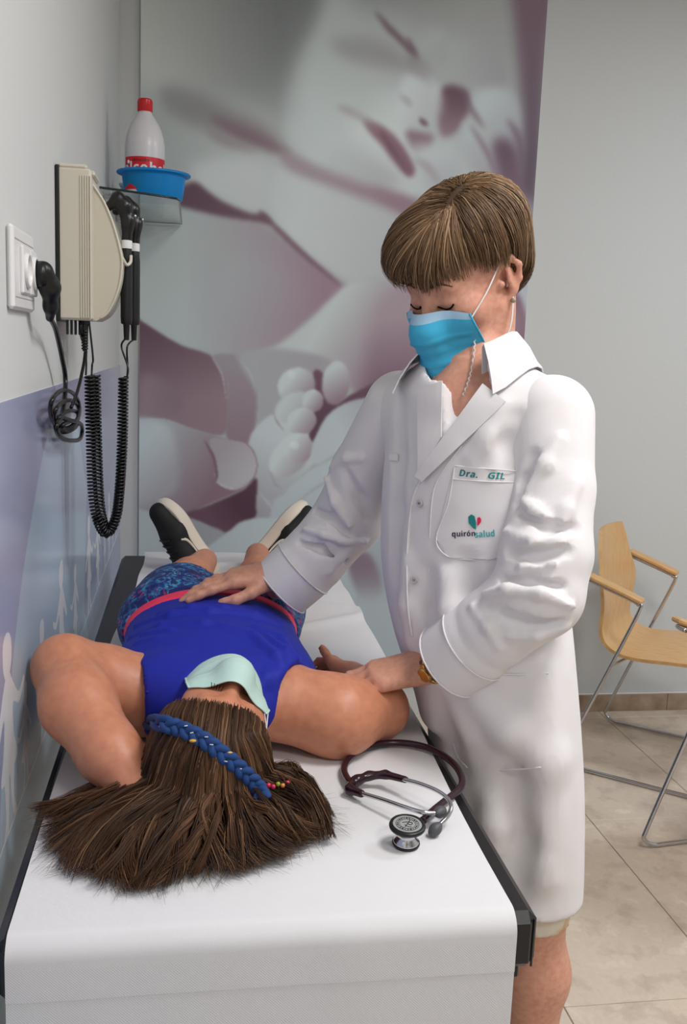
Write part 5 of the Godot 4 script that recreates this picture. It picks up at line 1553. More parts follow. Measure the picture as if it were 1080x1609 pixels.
func girl_hair(g: Node3D) -> void:
	rng.seed = 21
	var ends := []
	for q in [[48, 1262], [50, 1300], [62, 1338], [100, 1372], [155, 1390], [215, 1398], [285, 1389], [350, 1378], [425, 1362], [488, 1335], [527, 1304], [534, 1286], [512, 1262], [474, 1240]]:
		ends.append(on_plane(q[0], q[1], 1, COUCH_Y + 0.012))
	var fan := smooth_path(ends, 12)
	var nz := FastNoiseLite.new(); nz.seed = 3; nz.frequency = 1.0
	var mb := MB.new()
	var locks := 84
	for lock in locks:
		var lu := clampf(lerpf(-1.0, 1.0, (lock + 0.5) / locks) + rng.randf_range(-0.02, 0.02), -1.0, 1.0)
		var l_end := clampf(lu * 0.5 + 0.5 + rng.randf_range(-0.035, 0.035), 0.0, 1.0)
		var l_cut := rng.randf_range(0.90, 1.03)
		var l_amp := rng.randf_range(0.006, 0.018); var l_freq := rng.randf_range(3.5, 8.0); var l_ph := rng.randf() * TAU
		var l_bow := 0.035 * nz.get_noise_1d(lu * 2.3 + 4.0) + rng.randf_range(-0.008, 0.008); var l_up := rng.randf_range(-0.002, 0.008)
		var l_tone := clampf(0.45 + 1.1 * nz.get_noise_1d(lock * 2.7 + 9.0), 0.0, 1.0)
		var l_hook := 0.11 * nz.get_noise_1d(lu * 2.1 + 40.0) + rng.randf_range(-0.018, 0.018)
		for s in 60:
			var w := rng.randfn(0.0, 1.0)
			var u := clampf(lu + w * 0.030, -1.0, 1.0)
			var e := clampf(l_end + w * 0.018, 0.0, 1.0) * (fan.size() - 1)
			var fi := mini(int(e), fan.size() - 2)
			var end := fan[fi].lerp(fan[fi + 1], e - fi)
			var cut := l_cut * (1.0 - 0.20 * pow(rng.randf(), 1.5))
			if rng.randf() < 0.15: cut *= rng.randf_range(0.6, 0.95)
			var a := Vector3(gh.x + 0.012 + 0.074 * u, 0, gh.z + 0.056 - 0.055 * u * u + rng.randf_range(-0.008, 0.02))
			var c := Vector3(gh.x + 0.004 + 0.083 * u, 0, gh.z + 0.115 - 0.085 * u * u)
			var way := end - c; way.y = 0.0
			var side := way.normalized().cross(Vector3.UP)
			var plan := smooth_path([a, a.lerp(c, 0.5), c, c + way * cut * 0.28 + side * l_bow * 0.5, c + way * cut * 0.55 + side * l_bow, c + way * cut * 0.82 + side * (l_bow * 0.7 + l_hook * 0.3), c + way * cut * 1.0 + side * l_hook], 4)
			var lift := rng.randf_range(-0.005, 0.004) - 0.0025 * w * w
			var path := PackedVector3Array()
			for j in plan.size():
				var q := float(j) / (plan.size() - 1)
				var p := plan[j] + side * sin(q * l_freq + l_ph) * l_amp * smoothstep(0.3, 0.9, q) + side * w * 0.005 * smoothstep(0.35, 0.7, q)
				p.y = girl_hair_y(p.x, p.z) + lift + l_up * smoothstep(0.15, 0.5, q) + 0.008 * sin(q * l_freq * 1.3 + l_ph) * smoothstep(0.4, 0.8, q)
				if q > 0.75: p.y = lerpf(p.y, COUCH_Y + 0.009 + maxf(lift + 0.004, 0.0), (q - 0.75) * 4.0 * 0.8)
				p.y = maxf(p.y, COUCH_Y + 0.007)
				path.append(p)
			var tone := clampf(l_tone * 0.8 + 0.1 + rng.randf_range(-0.25, 0.25), 0.0, 1.0)
			var col := Color(0.022, 0.0105, 0.0055).lerp(Color(0.115, 0.055, 0.027), tone)
			if rng.randf() < 0.06: col = Color(0.19, 0.10, 0.048)
			strands(mb, path, rng.randf_range(0.0006, 0.0013), col, Vector3.UP)
	for s in 170:   # fly-away hairs at the rim
		var e := rng.randf() * (fan.size() - 2)
		var fi := int(e)
		var p := fan[fi].lerp(fan[fi + 1], e - fi); p.y = COUCH_Y + 0.01
		var inw := (Vector3(gh.x, p.y, gh.z + 0.06) - p).normalized()
		var sd := inw.cross(Vector3.UP) * rng.randf_range(-0.04, 0.04)
		strands(mb, smooth_path([p + inw * 0.05 + Vector3(0, 0.015, 0), p + inw * 0.015 + sd * 0.3 + Vector3(0, 0.006, 0), p - inw * rng.randf_range(0.004, 0.022) + sd], 5), 0.00035, Color(0.08, 0.038, 0.02), Vector3.UP)
	obj("hair", mb, mats.hair_strands, g, "long loose brown hair spread over the paper")
	# dark under-layer that closes the gaps between locks
	var rows := []
	for k in 31:
		var u := lerpf(-1.0, 1.0, k / 30.0)
		var e := (u * 0.5 + 0.5) * (fan.size() - 1); var fi := mini(int(e), fan.size() - 2)
		var end := fan[fi].lerp(fan[fi + 1], e - fi)
		var a := Vector3(gh.x + 0.012 + 0.070 * u, 0, gh.z + 0.072 - 0.055 * u * u)
		var c := Vector3(gh.x + 0.004 + 0.080 * u, 0, gh.z + 0.115 - 0.085 * u * u)
		var plan := smooth_path([a, c, c.lerp(end, 0.40), c.lerp(end, 0.80)], 8)
		var row := PackedVector3Array()
		for p in plan: row.append(Vector3(p.x, maxf(girl_hair_y(p.x, p.z) - 0.010, COUCH_Y + 0.006), p.z))
		rows.append(row)
	var un := MB.new(); sheet(un, rows, 0.002)
	obj("hair_under_layer", un, mats.hair_dark, g)
	# plaited headband
	var cl := mat("denim_plait", Color(0.085, 0.24, 0.46), 0.8); planar(cl, 40.0)
	if not cl.normal_enabled: relief(cl, noise_tex([], 0.2, 256, 2, 17, FastNoiseLite.TYPE_SIMPLEX_SMOOTH, 3.0), 0.4)
	var hb := Node3D.new(); hb.name = "headband"; g.add_child(hb); hb.set_meta("label", "blue plaited fabric headband with yellow and white flecks")
	var line := []
	for q in [[206, 1148], [222, 1136], [250, 1136], [285, 1146], [320, 1163], [352, 1187], [382, 1213], [404, 1236], [414, 1256]]: line.append(girl_hair_hit(q[0], q[1], 0.007))
	var mid := smooth_path(line, 16)
	for w in 3:
		var pth := PackedVector3Array()
		for j in mid.size():
			var t := (mid[mini(j + 1, mid.size() - 1)] - mid[maxi(j - 1, 0)]).normalized()
			var sdv := t.cross((CAM - mid[j]).normalized()).normalized(); var upv := sdv.cross(t)
			var ph := j * 0.30 + TAU * w / 3.0
			pth.append(mid[j] + sdv * sin(ph) * 0.0068 + upv * sin(ph * 2.0) * 0.0028)
		mb = MB.new(); tube(mb, pth, 0.0052, 8)
		obj("plait_strand", mb, cl, hb)
	for q in [[257, 1141, 0.0055], [303, 1164, 0.004], [361, 1183, 0.0035]]:
		mb = MB.new(); var p := girl_hair_hit(q[0], q[1], 0.018)
		lathe(mb, [Vector2(0.0, -q[2]), Vector2(q[2] * 0.8, -q[2] * 0.5), Vector2(q[2], 0), Vector2(q[2] * 0.6, q[2] * 0.7), Vector2(0, q[2])], Transform3D(Basis(Vector3(1, 0.2, 0.4).normalized(), 0.9).scaled(Vector3(1.2, 0.5, 0.9)), p), 10)
		obj("yellow_fleck", mb, mat("fleck_yellow", Color(0.85, 0.65, 0.25), 0.7), hb)
	for q in [[226, 1138], [290, 1141], [299, 1152], [312, 1155], [330, 1170], [352, 1196], [375, 1208], [398, 1225], [322, 1158]]:
		mb = MB.new(); var p := girl_hair_hit(q[0], q[1], 0.0175); tube(mb, PackedVector3Array([p, p + Vector3(0.004, 0.001, rng.randf_range(-0.004, 0.004))]), 0.0008, 5)
		obj("white_stitch", mb, mats.white_plastic, hb)
	# beaded hair tie
	var bt := Node3D.new(); bt.name = "hair_tie"; g.add_child(bt); bt.set_meta("label", "thin hair tie with coloured beads")
	var cols := [Color(0.85, 0.12, 0.32), Color(0.80, 0.15, 0.35), Color(0.55, 0.62, 0.15), Color(0.85, 0.55, 0.3), Color(0.80, 0.2, 0.3)]
	for k in 5:
		mb = MB.new(); var p := girl_hair_hit(422 + k * 7.5, 1234 - 1.0 * k + (3 if k % 2 else 0), 0.012)
		lathe(mb, [Vector2(0.0, -0.0032), Vector2(0.0026, -0.0022), Vector2(0.0033, 0), Vector2(0.0026, 0.0022), Vector2(0, 0.0032)], Transform3D(Basis.IDENTITY, p), 12)
		obj("bead", mb, mat("bead_%d" % k, cols[k], 0.3), bt)

func patch(mb: MB, prims: Array, outline: Array, off: float, thick: float, nu := 10, nv := 10) -> void:
	# a flat piece of cloth lying on another: outline = [A, B, C, D] in photograph pixels, A-B top, D-C bottom
	var rows := []
	for j in nv + 1:
		var row := PackedVector3Array()
		var q := float(j) / nv
		for k in nu + 1:
			var u := float(k) / nu
			var t := Vector2(outline[0][0], outline[0][1]).lerp(Vector2(outline[1][0], outline[1][1]), u)
			var w := Vector2(outline[3][0], outline[3][1]).lerp(Vector2(outline[2][0], outline[2][1]), u)
			var p := t.lerp(w, q)
			var hit := march(prims, CAM + ray(p.x, p.y) * 0.9, ray(p.x, p.y), 2.0)
			if hit == Vector3.INF: hit = row[k - 1] if k else CAM + ray(p.x, p.y) * 1.5
			row.append(hit + field_normal(prims, hit) * off)
		rows.append(row)
	rows.reverse()
	sheet(mb, rows, thick)

func on_cloth(prims: Array, pts: Array, off: float) -> Array:
	var out := []
	for p in pts:
		var hit := march(prims, CAM + ray(p[0], p[1]) * 0.9, ray(p[0], p[1]), 2.0)
		if hit != Vector3.INF: out.append(hit + field_normal(prims, hit) * off)
	return out

func cloth_text(parent: Node, called: String, prims: Array, text: String, from: Vector2, to: Vector2, high: float, m: Material, off: float, slant := 0.0) -> void:
	# embroidery: letters fitted between two pixels and pressed on to the cloth
	var tm := TextMesh.new(); var f := SystemFont.new(); f.font_names = PackedStringArray(["Droid Sans"]); f.font_weight = 700
	tm.font = f; tm.text = text; tm.font_size = 64; tm.pixel_size = 0.01; tm.depth = 0.0; tm.curve_step = 1.0
	var a := tm.surface_get_arrays(0)
	var v: PackedVector3Array = a[Mesh.ARRAY_VERTEX]
	var lo := v[0]; var hi := v[0]
	for p in v: lo = lo.min(p); hi = hi.max(p)
	var along := to - from; var down := along.orthogonal().normalized() * -1.0
	if down.y < 0: down = -down
	var n := PackedVector3Array(); n.resize(v.size())
	for k in v.size():
		var u := (v[k].x - lo.x) / (hi.x - lo.x); var q := (v[k].y - lo.y) / (hi.y - lo.y)
		var p := from + along * u - down * (q * high) + along.normalized() * slant * q * high
		var hit := march(prims, CAM + ray(p.x, p.y) * 0.9, ray(p.x, p.y), 2.0)
		if hit == Vector3.INF: hit = CAM + ray(p.x, p.y) * 1.5
		var nn := field_normal(prims, hit)
		v[k] = hit + nn * off; n[k] = nn
	a[Mesh.ARRAY_VERTEX] = v; a[Mesh.ARRAY_NORMAL] = n; a[Mesh.ARRAY_TANGENT] = null
	var am := ArrayMesh.new(); am.add_surface_from_arrays(Mesh.PRIMITIVE_TRIANGLES, a)
	obj(called, am, m, parent)

func doctor() -> void:
	var g := thing("person_001", "doctor in a white coat and blue mask standing at the couch, hands on the girl", "person")
	var F := Vector3(-0.883, 0, 0.469); var Lf := Vector3(0.469, 0, 0.883)
	var stand := Transform3D(Basis(Lf, Vector3.UP, F), Vector3(0.70, 0, 1.88))
	var loc := func(y: float, x: float, z: float, a: float, b: float) -> Array:
		var d := Vector3(x - 0.70, 0, z - 1.88)
		return [y, d.dot(Lf), d.dot(F), a, b]
	var ST := [loc.call(0.47, 0.772, 1.905, 0.150, 0.108), loc.call(0.56, 0.770, 1.900, 0.150, 0.106), loc.call(0.66, 0.764, 1.893, 0.150, 0.106), loc.call(0.77, 0.746, 1.880, 0.158, 0.112), loc.call(0.875, 0.722, 1.858, 0.174, 0.122), loc.call(0.98, 0.706, 1.838, 0.180, 0.126), loc.call(1.08, 0.702, 1.826, 0.180, 0.124), loc.call(1.18, 0.702, 1.820, 0.174, 0.120), loc.call(1.265, 0.700, 1.820, 0.150, 0.098), loc.call(1.335, 0.692, 1.824, 0.072, 0.060)]
	var thin := func(by: float) -> Array:
		return ST.map(func(s): return [s[0], s[1], s[2], maxf(s[3] - by, 0.03), maxf(s[4] - by, 0.03)])
	var ls := px(868, 655, 1.47); var le := px(866, 922, 1.41); var lw := px(704, 1040, 1.52)
	var rs := Vector3(0.603, 1.248, 1.690); var re := px(548, 805, 1.81); var rw := px(438, 921, 1.85)
	# --- head frame
	var fz := Vector3(-0.74, -0.46, 0.46).normalized()
	var fy := (Vector3(0.02, 1, 0.0) - fz * fz.dot(Vector3(0.02, 1, 0.0))).normalized()
	var hs := 1.0
	var hm := Transform3D(Basis(fy.cross(fz), fy, fz), px(732, 442, 1.57))
	var head := placed_all(head_shape(), hm, hs)
	head.append(cone(hm * Vector3(0, -0.02, -0.050), Vector3(0.708, 1.285, 1.820), 0.044, 0.050, 0.03))
	head.append(cone(hm * Vector3(0, -0.050, -0.04), Vector3(0.698, 1.275, 1.830), 0.030, 0.044, 0.03))
	head.append(ball(Vector3(0.694, 1.262, 1.836), 0.060, 0.04))
	var chest := lofted(thin.call(0.016), stand, 0.03)
	head.append(chest)
	head.append(half_space(Vector3(0, -1, 0), Vector3(0, 1.10, 0)))
	var jobs := [[head, 0.0034, Vector3(0.48, 1.09, 1.62), Vector3(0.90, 1.66, 2.08)]]
	# --- trunk, arms and legs
	var b := [lofted(thin.call(0.03), stand, 0.03)]
	chain(b, [rs, re, rw], [0.045, 0.040, 0.027], 0.02)
	chain(b, [ls, le, lw], [0.045, 0.040, 0.027], 0.02)
	for s in [-1.0, 1.0]:
		var o: Vector3 = Vector3(0.775, 0, 1.905) + Lf * s * 0.068
		chain(b, [o + Vector3(0, 0.72, 0), o + Vector3(0, 0.46, 0), o + Vector3(0.012, 0.33, 0.0), o + Vector3(0.012, 0.09, 0)], [0.042, 0.050, 0.054, 0.036], 0.03)
	jobs.append([b, 0.009, Vector3(0.30, 0.05, 1.48), Vector3(0.98, 1.36, 2.15)])
	# --- her right hand on the belly, her left hand on the girl's arm
	var rz := Vector3(-0.97, -0.10, 0.12).normalized(); var ry := Vector3(-0.06, 1, 0.10); ry = (ry - rz * ry.dot(rz)).normalized()
	var rh := Transform3D(Basis(ry.cross(rz), ry, rz), Vector3(0.404, 0.918, 1.572))
	var rp := hand_shape(rh, 0.98, 1.0, [[0.16, 0.10, 0.05], [0.22, 0.18, 0.1], [0.25, 0.2, 0.1], [0.22, 0.2, 0.1]], [0.06, -0.04, -0.16, -0.34], [Vector3(0.050, -0.014, 0.060), Vector3(0.056, -0.022, 0.092), Vector3(0.050, -0.026, 0.116)])
	rp.append(cone(rh * Vector3(0, 0, -0.02), rw + Vector3(0.01, 0.01, 0), 0.025, 0.029, 0.02))
	var lz := Vector3(-0.93, -0.24, -0.12).normalized(); var ly := Vector3(-0.22, 1, 0.28); ly = (ly - lz * ly.dot(lz)).normalized()
	var lh := Transform3D(Basis(ly.cross(lz), ly, lz), px(672, 1046, 1.56))
	var lp := hand_shape(lh, 0.98, -1.0, [[0.25, 0.35, 0.25], [0.25, 0.4, 0.25], [0.25, 0.4, 0.25], [0.2, 0.35, 0.2]], [0.06, 0.0, -0.05, -0.12], [Vector3(0.046, -0.016, 0.060), Vector3(0.046, -0.03, 0.090), Vector3(0.040, -0.042, 0.112)])
	lp.append(cone(lh * Vector3(0, 0, -0.02), lw + Vector3(0.01, 0.01, 0), 0.025, 0.029, 0.02))
	for q in [[rp, rh], [lp, lh]]:
		var c: Vector3 = q[1] * Vector3(0, 0, 0.07)
		jobs.append([q[0], 0.0028, c - Vector3.ONE * 0.15, c + Vector3.ONE * 0.15])
	var nm := mat("nail_pink", Color(0.84, 0.60, 0.53), 0.3)
	nail(g, rp, rh * (Vector3(0.050, -0.026, 0.108) * 0.98), (ry * 0.75 + rh.basis.x * 0.66).normalized(), (rz * 0.98 - rh.basis.x * 0.2).normalized(), 0.0062, 0.0075, nm)
	# --- coat: trunk and two set-in sleeves
	var coat := [lofted(ST, stand, 0.03)]
	coat.append(cone(Vector3(0.692, 1.284, 1.830), ls, 0.064, 0.056, 0.05))
	coat.append(cone(Vector3(0.692, 1.284, 1.830), rs, 0.064, 0.056, 0.05))
	var base := coat.duplicate()
	var folds := []
	add_folds(base, coat_folds(0), folds)
	coat.append_array(folds)
	var vb := on_cloth(base, [[704, 672], [732, 604]], 0.0)
	coat.append(cone(vb[0], vb[1], 0.005, 0.042, 0.004, 1))
	coat.append(cone(Vector3(0.672, 1.33, 1.842), hm * Vector3(0, -0.03, -0.02), 0.064, 0.074, 0.006, 1))
	coat.append(block(Vector3(0.345, 0.655, 1.43), Vector3(0.310, 0.066, 1.2), 0.012, 0.012, Basis.IDENTITY, 1))
	coat.append(half_space(Vector3(0, -1, 0), Vector3(0, 0.472, 0)))
	jobs.append([coat, 0.0062, Vector3(0.50, 0.45, 1.58), Vector3(0.96, 1.40, 2.12)])
	var lc := px(706, 1041, 1.515); var rc := px(440, 926, 1.835)
	var sleeves := [[[ls, px(871, 770, 1.44), px(858, 870, 1.42), px(846, 932, 1.415), px(775, 988, 1.46), lc], [0.064, 0.059, 0.067, 0.066, 0.060, 0.054]],
		[[rs, px(572, 742, 1.77), px(549, 812, 1.81), px(492, 878, 1.825), rc], [0.062, 0.060, 0.065, 0.061, 0.055]]]
	for n in 2:
		var pts: Array = sleeves[n][0]; var rad: Array = sleeves[n][1]
		var sl := []
		chain(sl, pts, rad, 0.012)
		var c: Vector3 = pts[pts.size() - 1]; var d: Vector3 = (c - pts[pts.size() - 2]).normalized()
		var cuff_base := sl.duplicate()
		var sf := []
		add_folds(cuff_base, coat_folds(n + 1), sf)
		sl.append_array(sf)
		sl.append(cone(c - d * 0.062, c + d * 0.03, 0.0650, 0.0610, 0.0015))   # turned-up cuff
		var xx := d.cross(Vector3.UP).normalized()
		sl.append(block(c + d * 0.07, Vector3(0.12, 0.12, 0.07), 0.002, 0.002, Basis(xx, d.cross(xx), d).orthonormalized(), 1))
		sl.append(cone(c - d * 0.045, c + d * 0.05, 0.050, 0.054, 0.004, 1))
		var lo: Vector3 = c; var hi: Vector3 = c
		for p: Vector3 in pts: lo = lo.min(p); hi = hi.max(p)
		for e in [[-0.062, 0.0662], [-0.004, 0.0632]]:   # stitched edges of the cuff
			var ring := PackedVector3Array()
			for k in 49: ring.append(c + d * float(e[0]) + (xx * cos(TAU * k / 48.0) + d.cross(xx) * sin(TAU * k / 48.0)) * float(e[1]))
			var rb := MB.new(); tube(rb, ring, 0.0014, 6, false)
			obj("cuff_edge", rb, mats.coat_cotton, g)
		jobs.append([sl, 0.0050, lo - Vector3.ONE * 0.09, hi + Vector3.ONE * 0.09])
	var made := skins(jobs)
	var skin: MB = made[0]
	for k in range(1, 4): skin.join(made[k])
	obj("body", skin, mats.skin_adult, g)
	var cm: MB = made[4]
	for k in range(5, made.size()): cm.join(made[k])
	obj("coat", cm, mats.coat_cotton, g, "long white cotton coat with turned-up cuffs")
	coat_details(g, coat, head, base)
	# --- skirt under the coat, shoes out of the picture
	var sk := [lofted([[0.41, ST[0][1], ST[0][2], 0.132, 0.092], [0.50, ST[0][1], ST[0][2], 0.126, 0.086], [0.60, ST[1][1], ST[1][2], 0.10, 0.06]], stand, 0.02), half_space(Vector3(0, -1, 0), Vector3(0, 0.432, 0))]
	var skm := planar(mat("skirt_print", Color(1, 1, 1), 0.8), 5.0)
	skm.albedo_texture = noise_tex([[0.0, Color(0.86, 0.82, 0.76)], [0.5, Color(0.87, 0.83, 0.77)], [0.55, Color(0.82, 0.62, 0.30)], [1.0, Color(0.84, 0.66, 0.34)]], 0.012, 256, 2, 51)
	obj("skirt", skin_of(sk, 0.009, Vector3(0.55, 0.32, 1.74), Vector3(0.98, 0.80, 2.15)), skm, g, "cream and yellow skirt hem")
	for s in [-1.0, 1.0]:
		var o: Vector3 = Vector3(0.787, 0.0, 1.905) + Lf * s * 0.068
		var fs := [cone(o + Vector3(0, 0.045, 0), o + F * 0.15 + Vector3(0, 0.032, 0), 0.042, 0.034, 0.03), cone(o - F * 0.03 + Vector3(0, 0.045, 0), o + Vector3(0, 0.06, 0), 0.036, 0.042, 0.03), half_space(Vector3(0, -1, 0), Vector3(0, 0.002, 0))]
		obj("shoe", skin_of(fs, 0.006, o - Vector3(0.25, 0.02, 0.25), o + Vector3(0.25, 0.14, 0.25)), mats.white_plastic, g)
	doctor_face(g, head, hm)
	doctor_hair(g, hm)
	# --- wrist watch
	var wc := lw.lerp(px(672, 1046, 1.56), 0.55)
	var wd := (px(672, 1046, 1.56) - lw).normalized()
	var gold := mat("watch_gold", Color(0.80, 0.66, 0.40), 0.25, 1.0)
	var wt := Node3D.new(); wt.name = "wrist_watch"; g.add_child(wt); wt.set_meta("label", "small gold wrist watch at the cuff")
	var xx := wd.cross(Vector3.UP).normalized(); var yy := xx.cross(wd)
	for k in 26:
		var a := TAU * k / 26.0
		var mb := MB.new(); box(mb, Vector3(0.0305, 0, 0), Vector3(0.003, 0.0068, 0.010), 0.001, Transform3D(Basis(xx, yy, -wd).orthonormalized(), wc) * Transform3D(Basis(Vector3.BACK, a), Vector3.ZERO))
		obj("link", mb, gold, wt)
	var dirv := (CAM - wc); dirv = (dirv - wd * dirv.dot(wd)).normalized(); dirv = (dirv + Vector3(0, -0.5, 0)).normalized(); dirv = (dirv - wd * dirv.dot(wd)).normalized()
	var mw := MB.new(); lathe(mw, [Vector2(0.0, 0.0), Vector2(0.011, 0.0), Vector2(0.0122, 0.002), Vector2(0.0115, 0.006), Vector2(0.010, 0.0068), Vector2(0.0, 0.0068)], Transform3D(Basis(wd, dirv, wd.cross(dirv)).orthonormalized(), wc + dirv * 0.029), 28)
	obj("watch_case", mw, gold, wt)

func coat_folds(which: int) -> Array:
	if which == 1: return [   # near sleeve
		[[[812, 778], [840, 802], [872, 828]], 0.0096, 0.0109, 0.0084], [[[795, 835], [838, 852], [884, 850]], 0.0096, 0.0098, 0.0084], [[[778, 885], [820, 892], [868, 884]], 0.0096, 0.0120, 0.0084],
		[[[764, 934], [800, 926], [850, 932], [897, 952]], 0.0088, 0.0131, 0.0072], [[[800, 866], [845, 872], [892, 866]], 0.0120, -0.0147, 0.0084], [[[788, 912], [830, 910], [884, 920]], 0.0100, -0.0161, 0.0072],
		[[[742, 952], [768, 985], [784, 1018]], 0.0080, 0.0076, 0.0084], [[[785, 958], [825, 978], [882, 978]], 0.0100, -0.0132, 0.0072], [[[800, 1000], [845, 998], [892, 984]], 0.0080, 0.0087, 0.0072],
		[[[880, 690], [858, 730], [828, 768]], 0.0112, 0.0098, 0.0120], [[[908, 760], [890, 800], [884, 832]], 0.0096, 0.0066, 0.0120], [[[838, 715], [822, 752], [812, 788]], 0.0120, -0.0118, 0.0096], [[[820, 805], [860, 828], [905, 830]], 0.0100, -0.0118, 0.0072], [[[765, 958], [790, 965], [812, 985]], 0.0080, -0.0088, 0.0060]]
	if which == 2: return [   # far sleeve
		[[[516, 752], [528, 790], [550, 825]], 0.0088, 0.0131, 0.0072], [[[480, 832], [510, 840], [540, 848], [575, 850]], 0.0080, 0.0120, 0.0072], [[[470, 852], [505, 864], [545, 882]], 0.0090, -0.0147, 0.0060],
		[[[545, 745], [565, 785], [580, 812]], 0.0120, -0.0118, 0.0096], [[[495, 802], [520, 814], [548, 842]], 0.0090, -0.0118, 0.0060], [[[520, 735], [545, 720], [570, 720]], 0.0080, 0.0076, 0.0084], [[[555, 860], [535, 878], [520, 900]], 0.0072, 0.0066, 0.0072]]
	return [   # trunk and skirt of the coat
		[[[605, 640], [600, 720], [596, 800]], 0.014, 0.007, 0.025], [[[628, 640], [625, 720], [622, 800], [620, 900]], 0.014, -0.007, 0.025], [[[700, 905], [705, 960], [712, 1010]], 0.014, 0.010, 0.022],
		[[[670, 900], [672, 960], [680, 1010]], 0.012, -0.008, 0.022], [[[640, 880], [640, 950], [645, 1010]], 0.012, 0.007, 0.022], [[[735, 880], [742, 930], [745, 960]], 0.012, -0.008, 0.022],
		[[[790, 640], [770, 690], [745, 720]], 0.014, 0.007, 0.025], [[[812, 655], [800, 700], [796, 735]], 0.012, -0.007, 0.022], [[[690, 1110], [700, 1160], [720, 1210]], 0.016, -0.008, 0.035], [[[760, 1110], [800, 1150], [850, 1180]], 0.016, 0.007, 0.035],
		[[[850, 1060], [862, 1200], [856, 1380]], 0.018, 0.009, 0.04], [[[805, 1230], [808, 1320], [802, 1420]], 0.018, -0.009, 0.04], [[[770, 1260], [775, 1300], [778, 1330]], 0.014, 0.007, 0.035]]

func coat_details(g: Node3D, coat: Array, head: Array, base: Array) -> void:
	var ct: Material = mats.coat_cotton
	var mb := MB.new()
	# breast pocket with its embroidery
	var pk := Node3D.new(); pk.name = "breast_pocket"; g.add_child(pk)
	patch(mb, coat, [[716, 732], [823, 741], [806, 862], [686, 848]], 0.0018, 0.0016, 14, 12)
	obj("panel", mb, ct, pk)
	mb = MB.new(); patch(mb, coat, [[697, 858], [800, 864], [776, 879], [703, 876]], 0.0018, 0.0016, 10, 4); patch(mb, coat, [[686, 846], [806, 860], [798, 866], [699, 862]], 0.0018, 0.0016, 10, 3)
	obj("panel", mb, ct, pk)
	for ln in [[[716, 732], [770, 737], [823, 741]], [[714, 753], [768, 757], [819, 758]], [[716, 732], [706, 790], [687, 846], [703, 873], [740, 879], [776, 877], [797, 860], [812, 800], [823, 741]]]:
		mb = MB.new(); tube(mb, smooth_path(on_cloth(coat, ln, 0.0022), 6), 0.0011, 6); obj("seam", mb, ct, pk)
	var teal := mat("thread_teal", Color(0.05, 0.50, 0.49), 0.7); var navy := mat("thread_navy", Color(0.13, 0.10, 0.22), 0.7); var pinkt := mat("thread_pink", Color(0.86, 0.13, 0.30), 0.7)
	cloth_text(pk, "embroidery", coat, "Dra.", Vector2(723, 748), Vector2(751, 751), 11, teal, 0.0030, 0.15)
	cloth_text(pk, "embroidery", coat, "GIL", Vector2(767, 752), Vector2(793, 754), 10, teal, 0.0030, 0.15)
	cloth_text(pk, "embroidery", coat, "quirón", Vector2(712, 846), Vector2(748, 845), 12, navy, 0.0030)
	cloth_text(pk, "embroidery", coat, "salud", Vector2(748, 845), Vector2(778, 843), 11, mat("thread_aqua", Color(0.22, 0.65, 0.66), 0.7), 0.0030)
	for sp in [[[[737, 812], [742, 808], [747, 811], [749, 820], [749, 832], [744, 829], [738, 822]], teal], [[[751, 814], [754, 812], [757, 815], [757, 820], [754, 824], [751, 826]], pinkt]]:
		mb = MB.new()
		var cen := Vector2.ZERO
		for p in sp[0]: cen += Vector2(p[0], p[1])
		cen /= sp[0].size()
		var pts := on_cloth(coat, [[cen.x, cen.y]] + sp[0], 0.0030)
		for p in pts: mb.add(p)
		for k in sp[0].size(): mb.tri(0, 1 + (k + 1) % sp[0].size(), 1 + k)
		obj("emblem", mb, sp[1], pk)
	# front edge, buttons, name-tag loop
	mb = MB.new(); tube(mb, smooth_path(on_cloth(coat, [[663, 752], [652, 775], [645, 810], [641, 860], [640, 910], [642, 960], [648, 1000]], 0.0005), 8), 0.0022, 6); obj("front_edge", mb, ct, g)
	mb = MB.new(); tube(mb, smooth_path(on_cloth(coat, [[726, 700], [700, 735], [682, 770], [676, 830], [674, 900]], 0.0), 8), 0.0013, 6); obj("seam", mb, ct, g)
	for p in [[661, 791], [652, 911]]:
		var at: Vector3 = on_cloth(coat, [p], 0.0)[0]; var n := field_normal(coat, at)
		var t := n.cross(Vector3.UP).normalized()
		mb = MB.new(); lathe(mb, [Vector2(0.0, 0.0015), Vector2(0.0055, 0.0018), Vector2(0.0066, 0.0030), Vector2(0.0060, 0.0040), Vector2(0.0045, 0.0034), Vector2(0.0, 0.0032)], Transform3D(Basis(t, n, t.cross(n)).orthonormalized(), at), 20)
		var bo := obj("button", mb, mat("button_pearl", Color(0.80, 0.76, 0.77), 0.25), g)
		mb = MB.new()
		for e in [-1.0, 1.0]: box(mb, Vector3(0.0014 * e, 0.0038, 0), Vector3(0.0008, 0.0006, 0.0035), 0.0, Transform3D(Basis(t, n, t.cross(n)).orthonormalized(), at))
		obj("thread", mb, mat("thread_grey", Color(0.4, 0.37, 0.4), 0.7), bo)
	mb = MB.new(); patch(mb, coat, [[614, 713], [627, 714], [627, 725], [614, 723]], 0.003, 0.0025, 4, 3); obj("tag_loop", mb, mats.white_plastic, g)
	# hip pockets
	for lns in [[[[760, 1058], [815, 1060], [862, 1058]], [[733, 1206], [790, 1210], [850, 1206]], [[712, 1168], [720, 1190], [735, 1206]]], [[[582, 1012], [600, 1010], [640, 1004]]]]:
		var hp := Node3D.new(); hp.name = "hip_pocket"; g.add_child(hp, true)
		for ln in lns:
			var pts := on_cloth(coat, ln, 0.0004)
			if pts.size() > 1:
				mb = MB.new(); tube(mb, smooth_path(pts, 6), 0.0015, 6); obj("seam", mb, ct, hp)
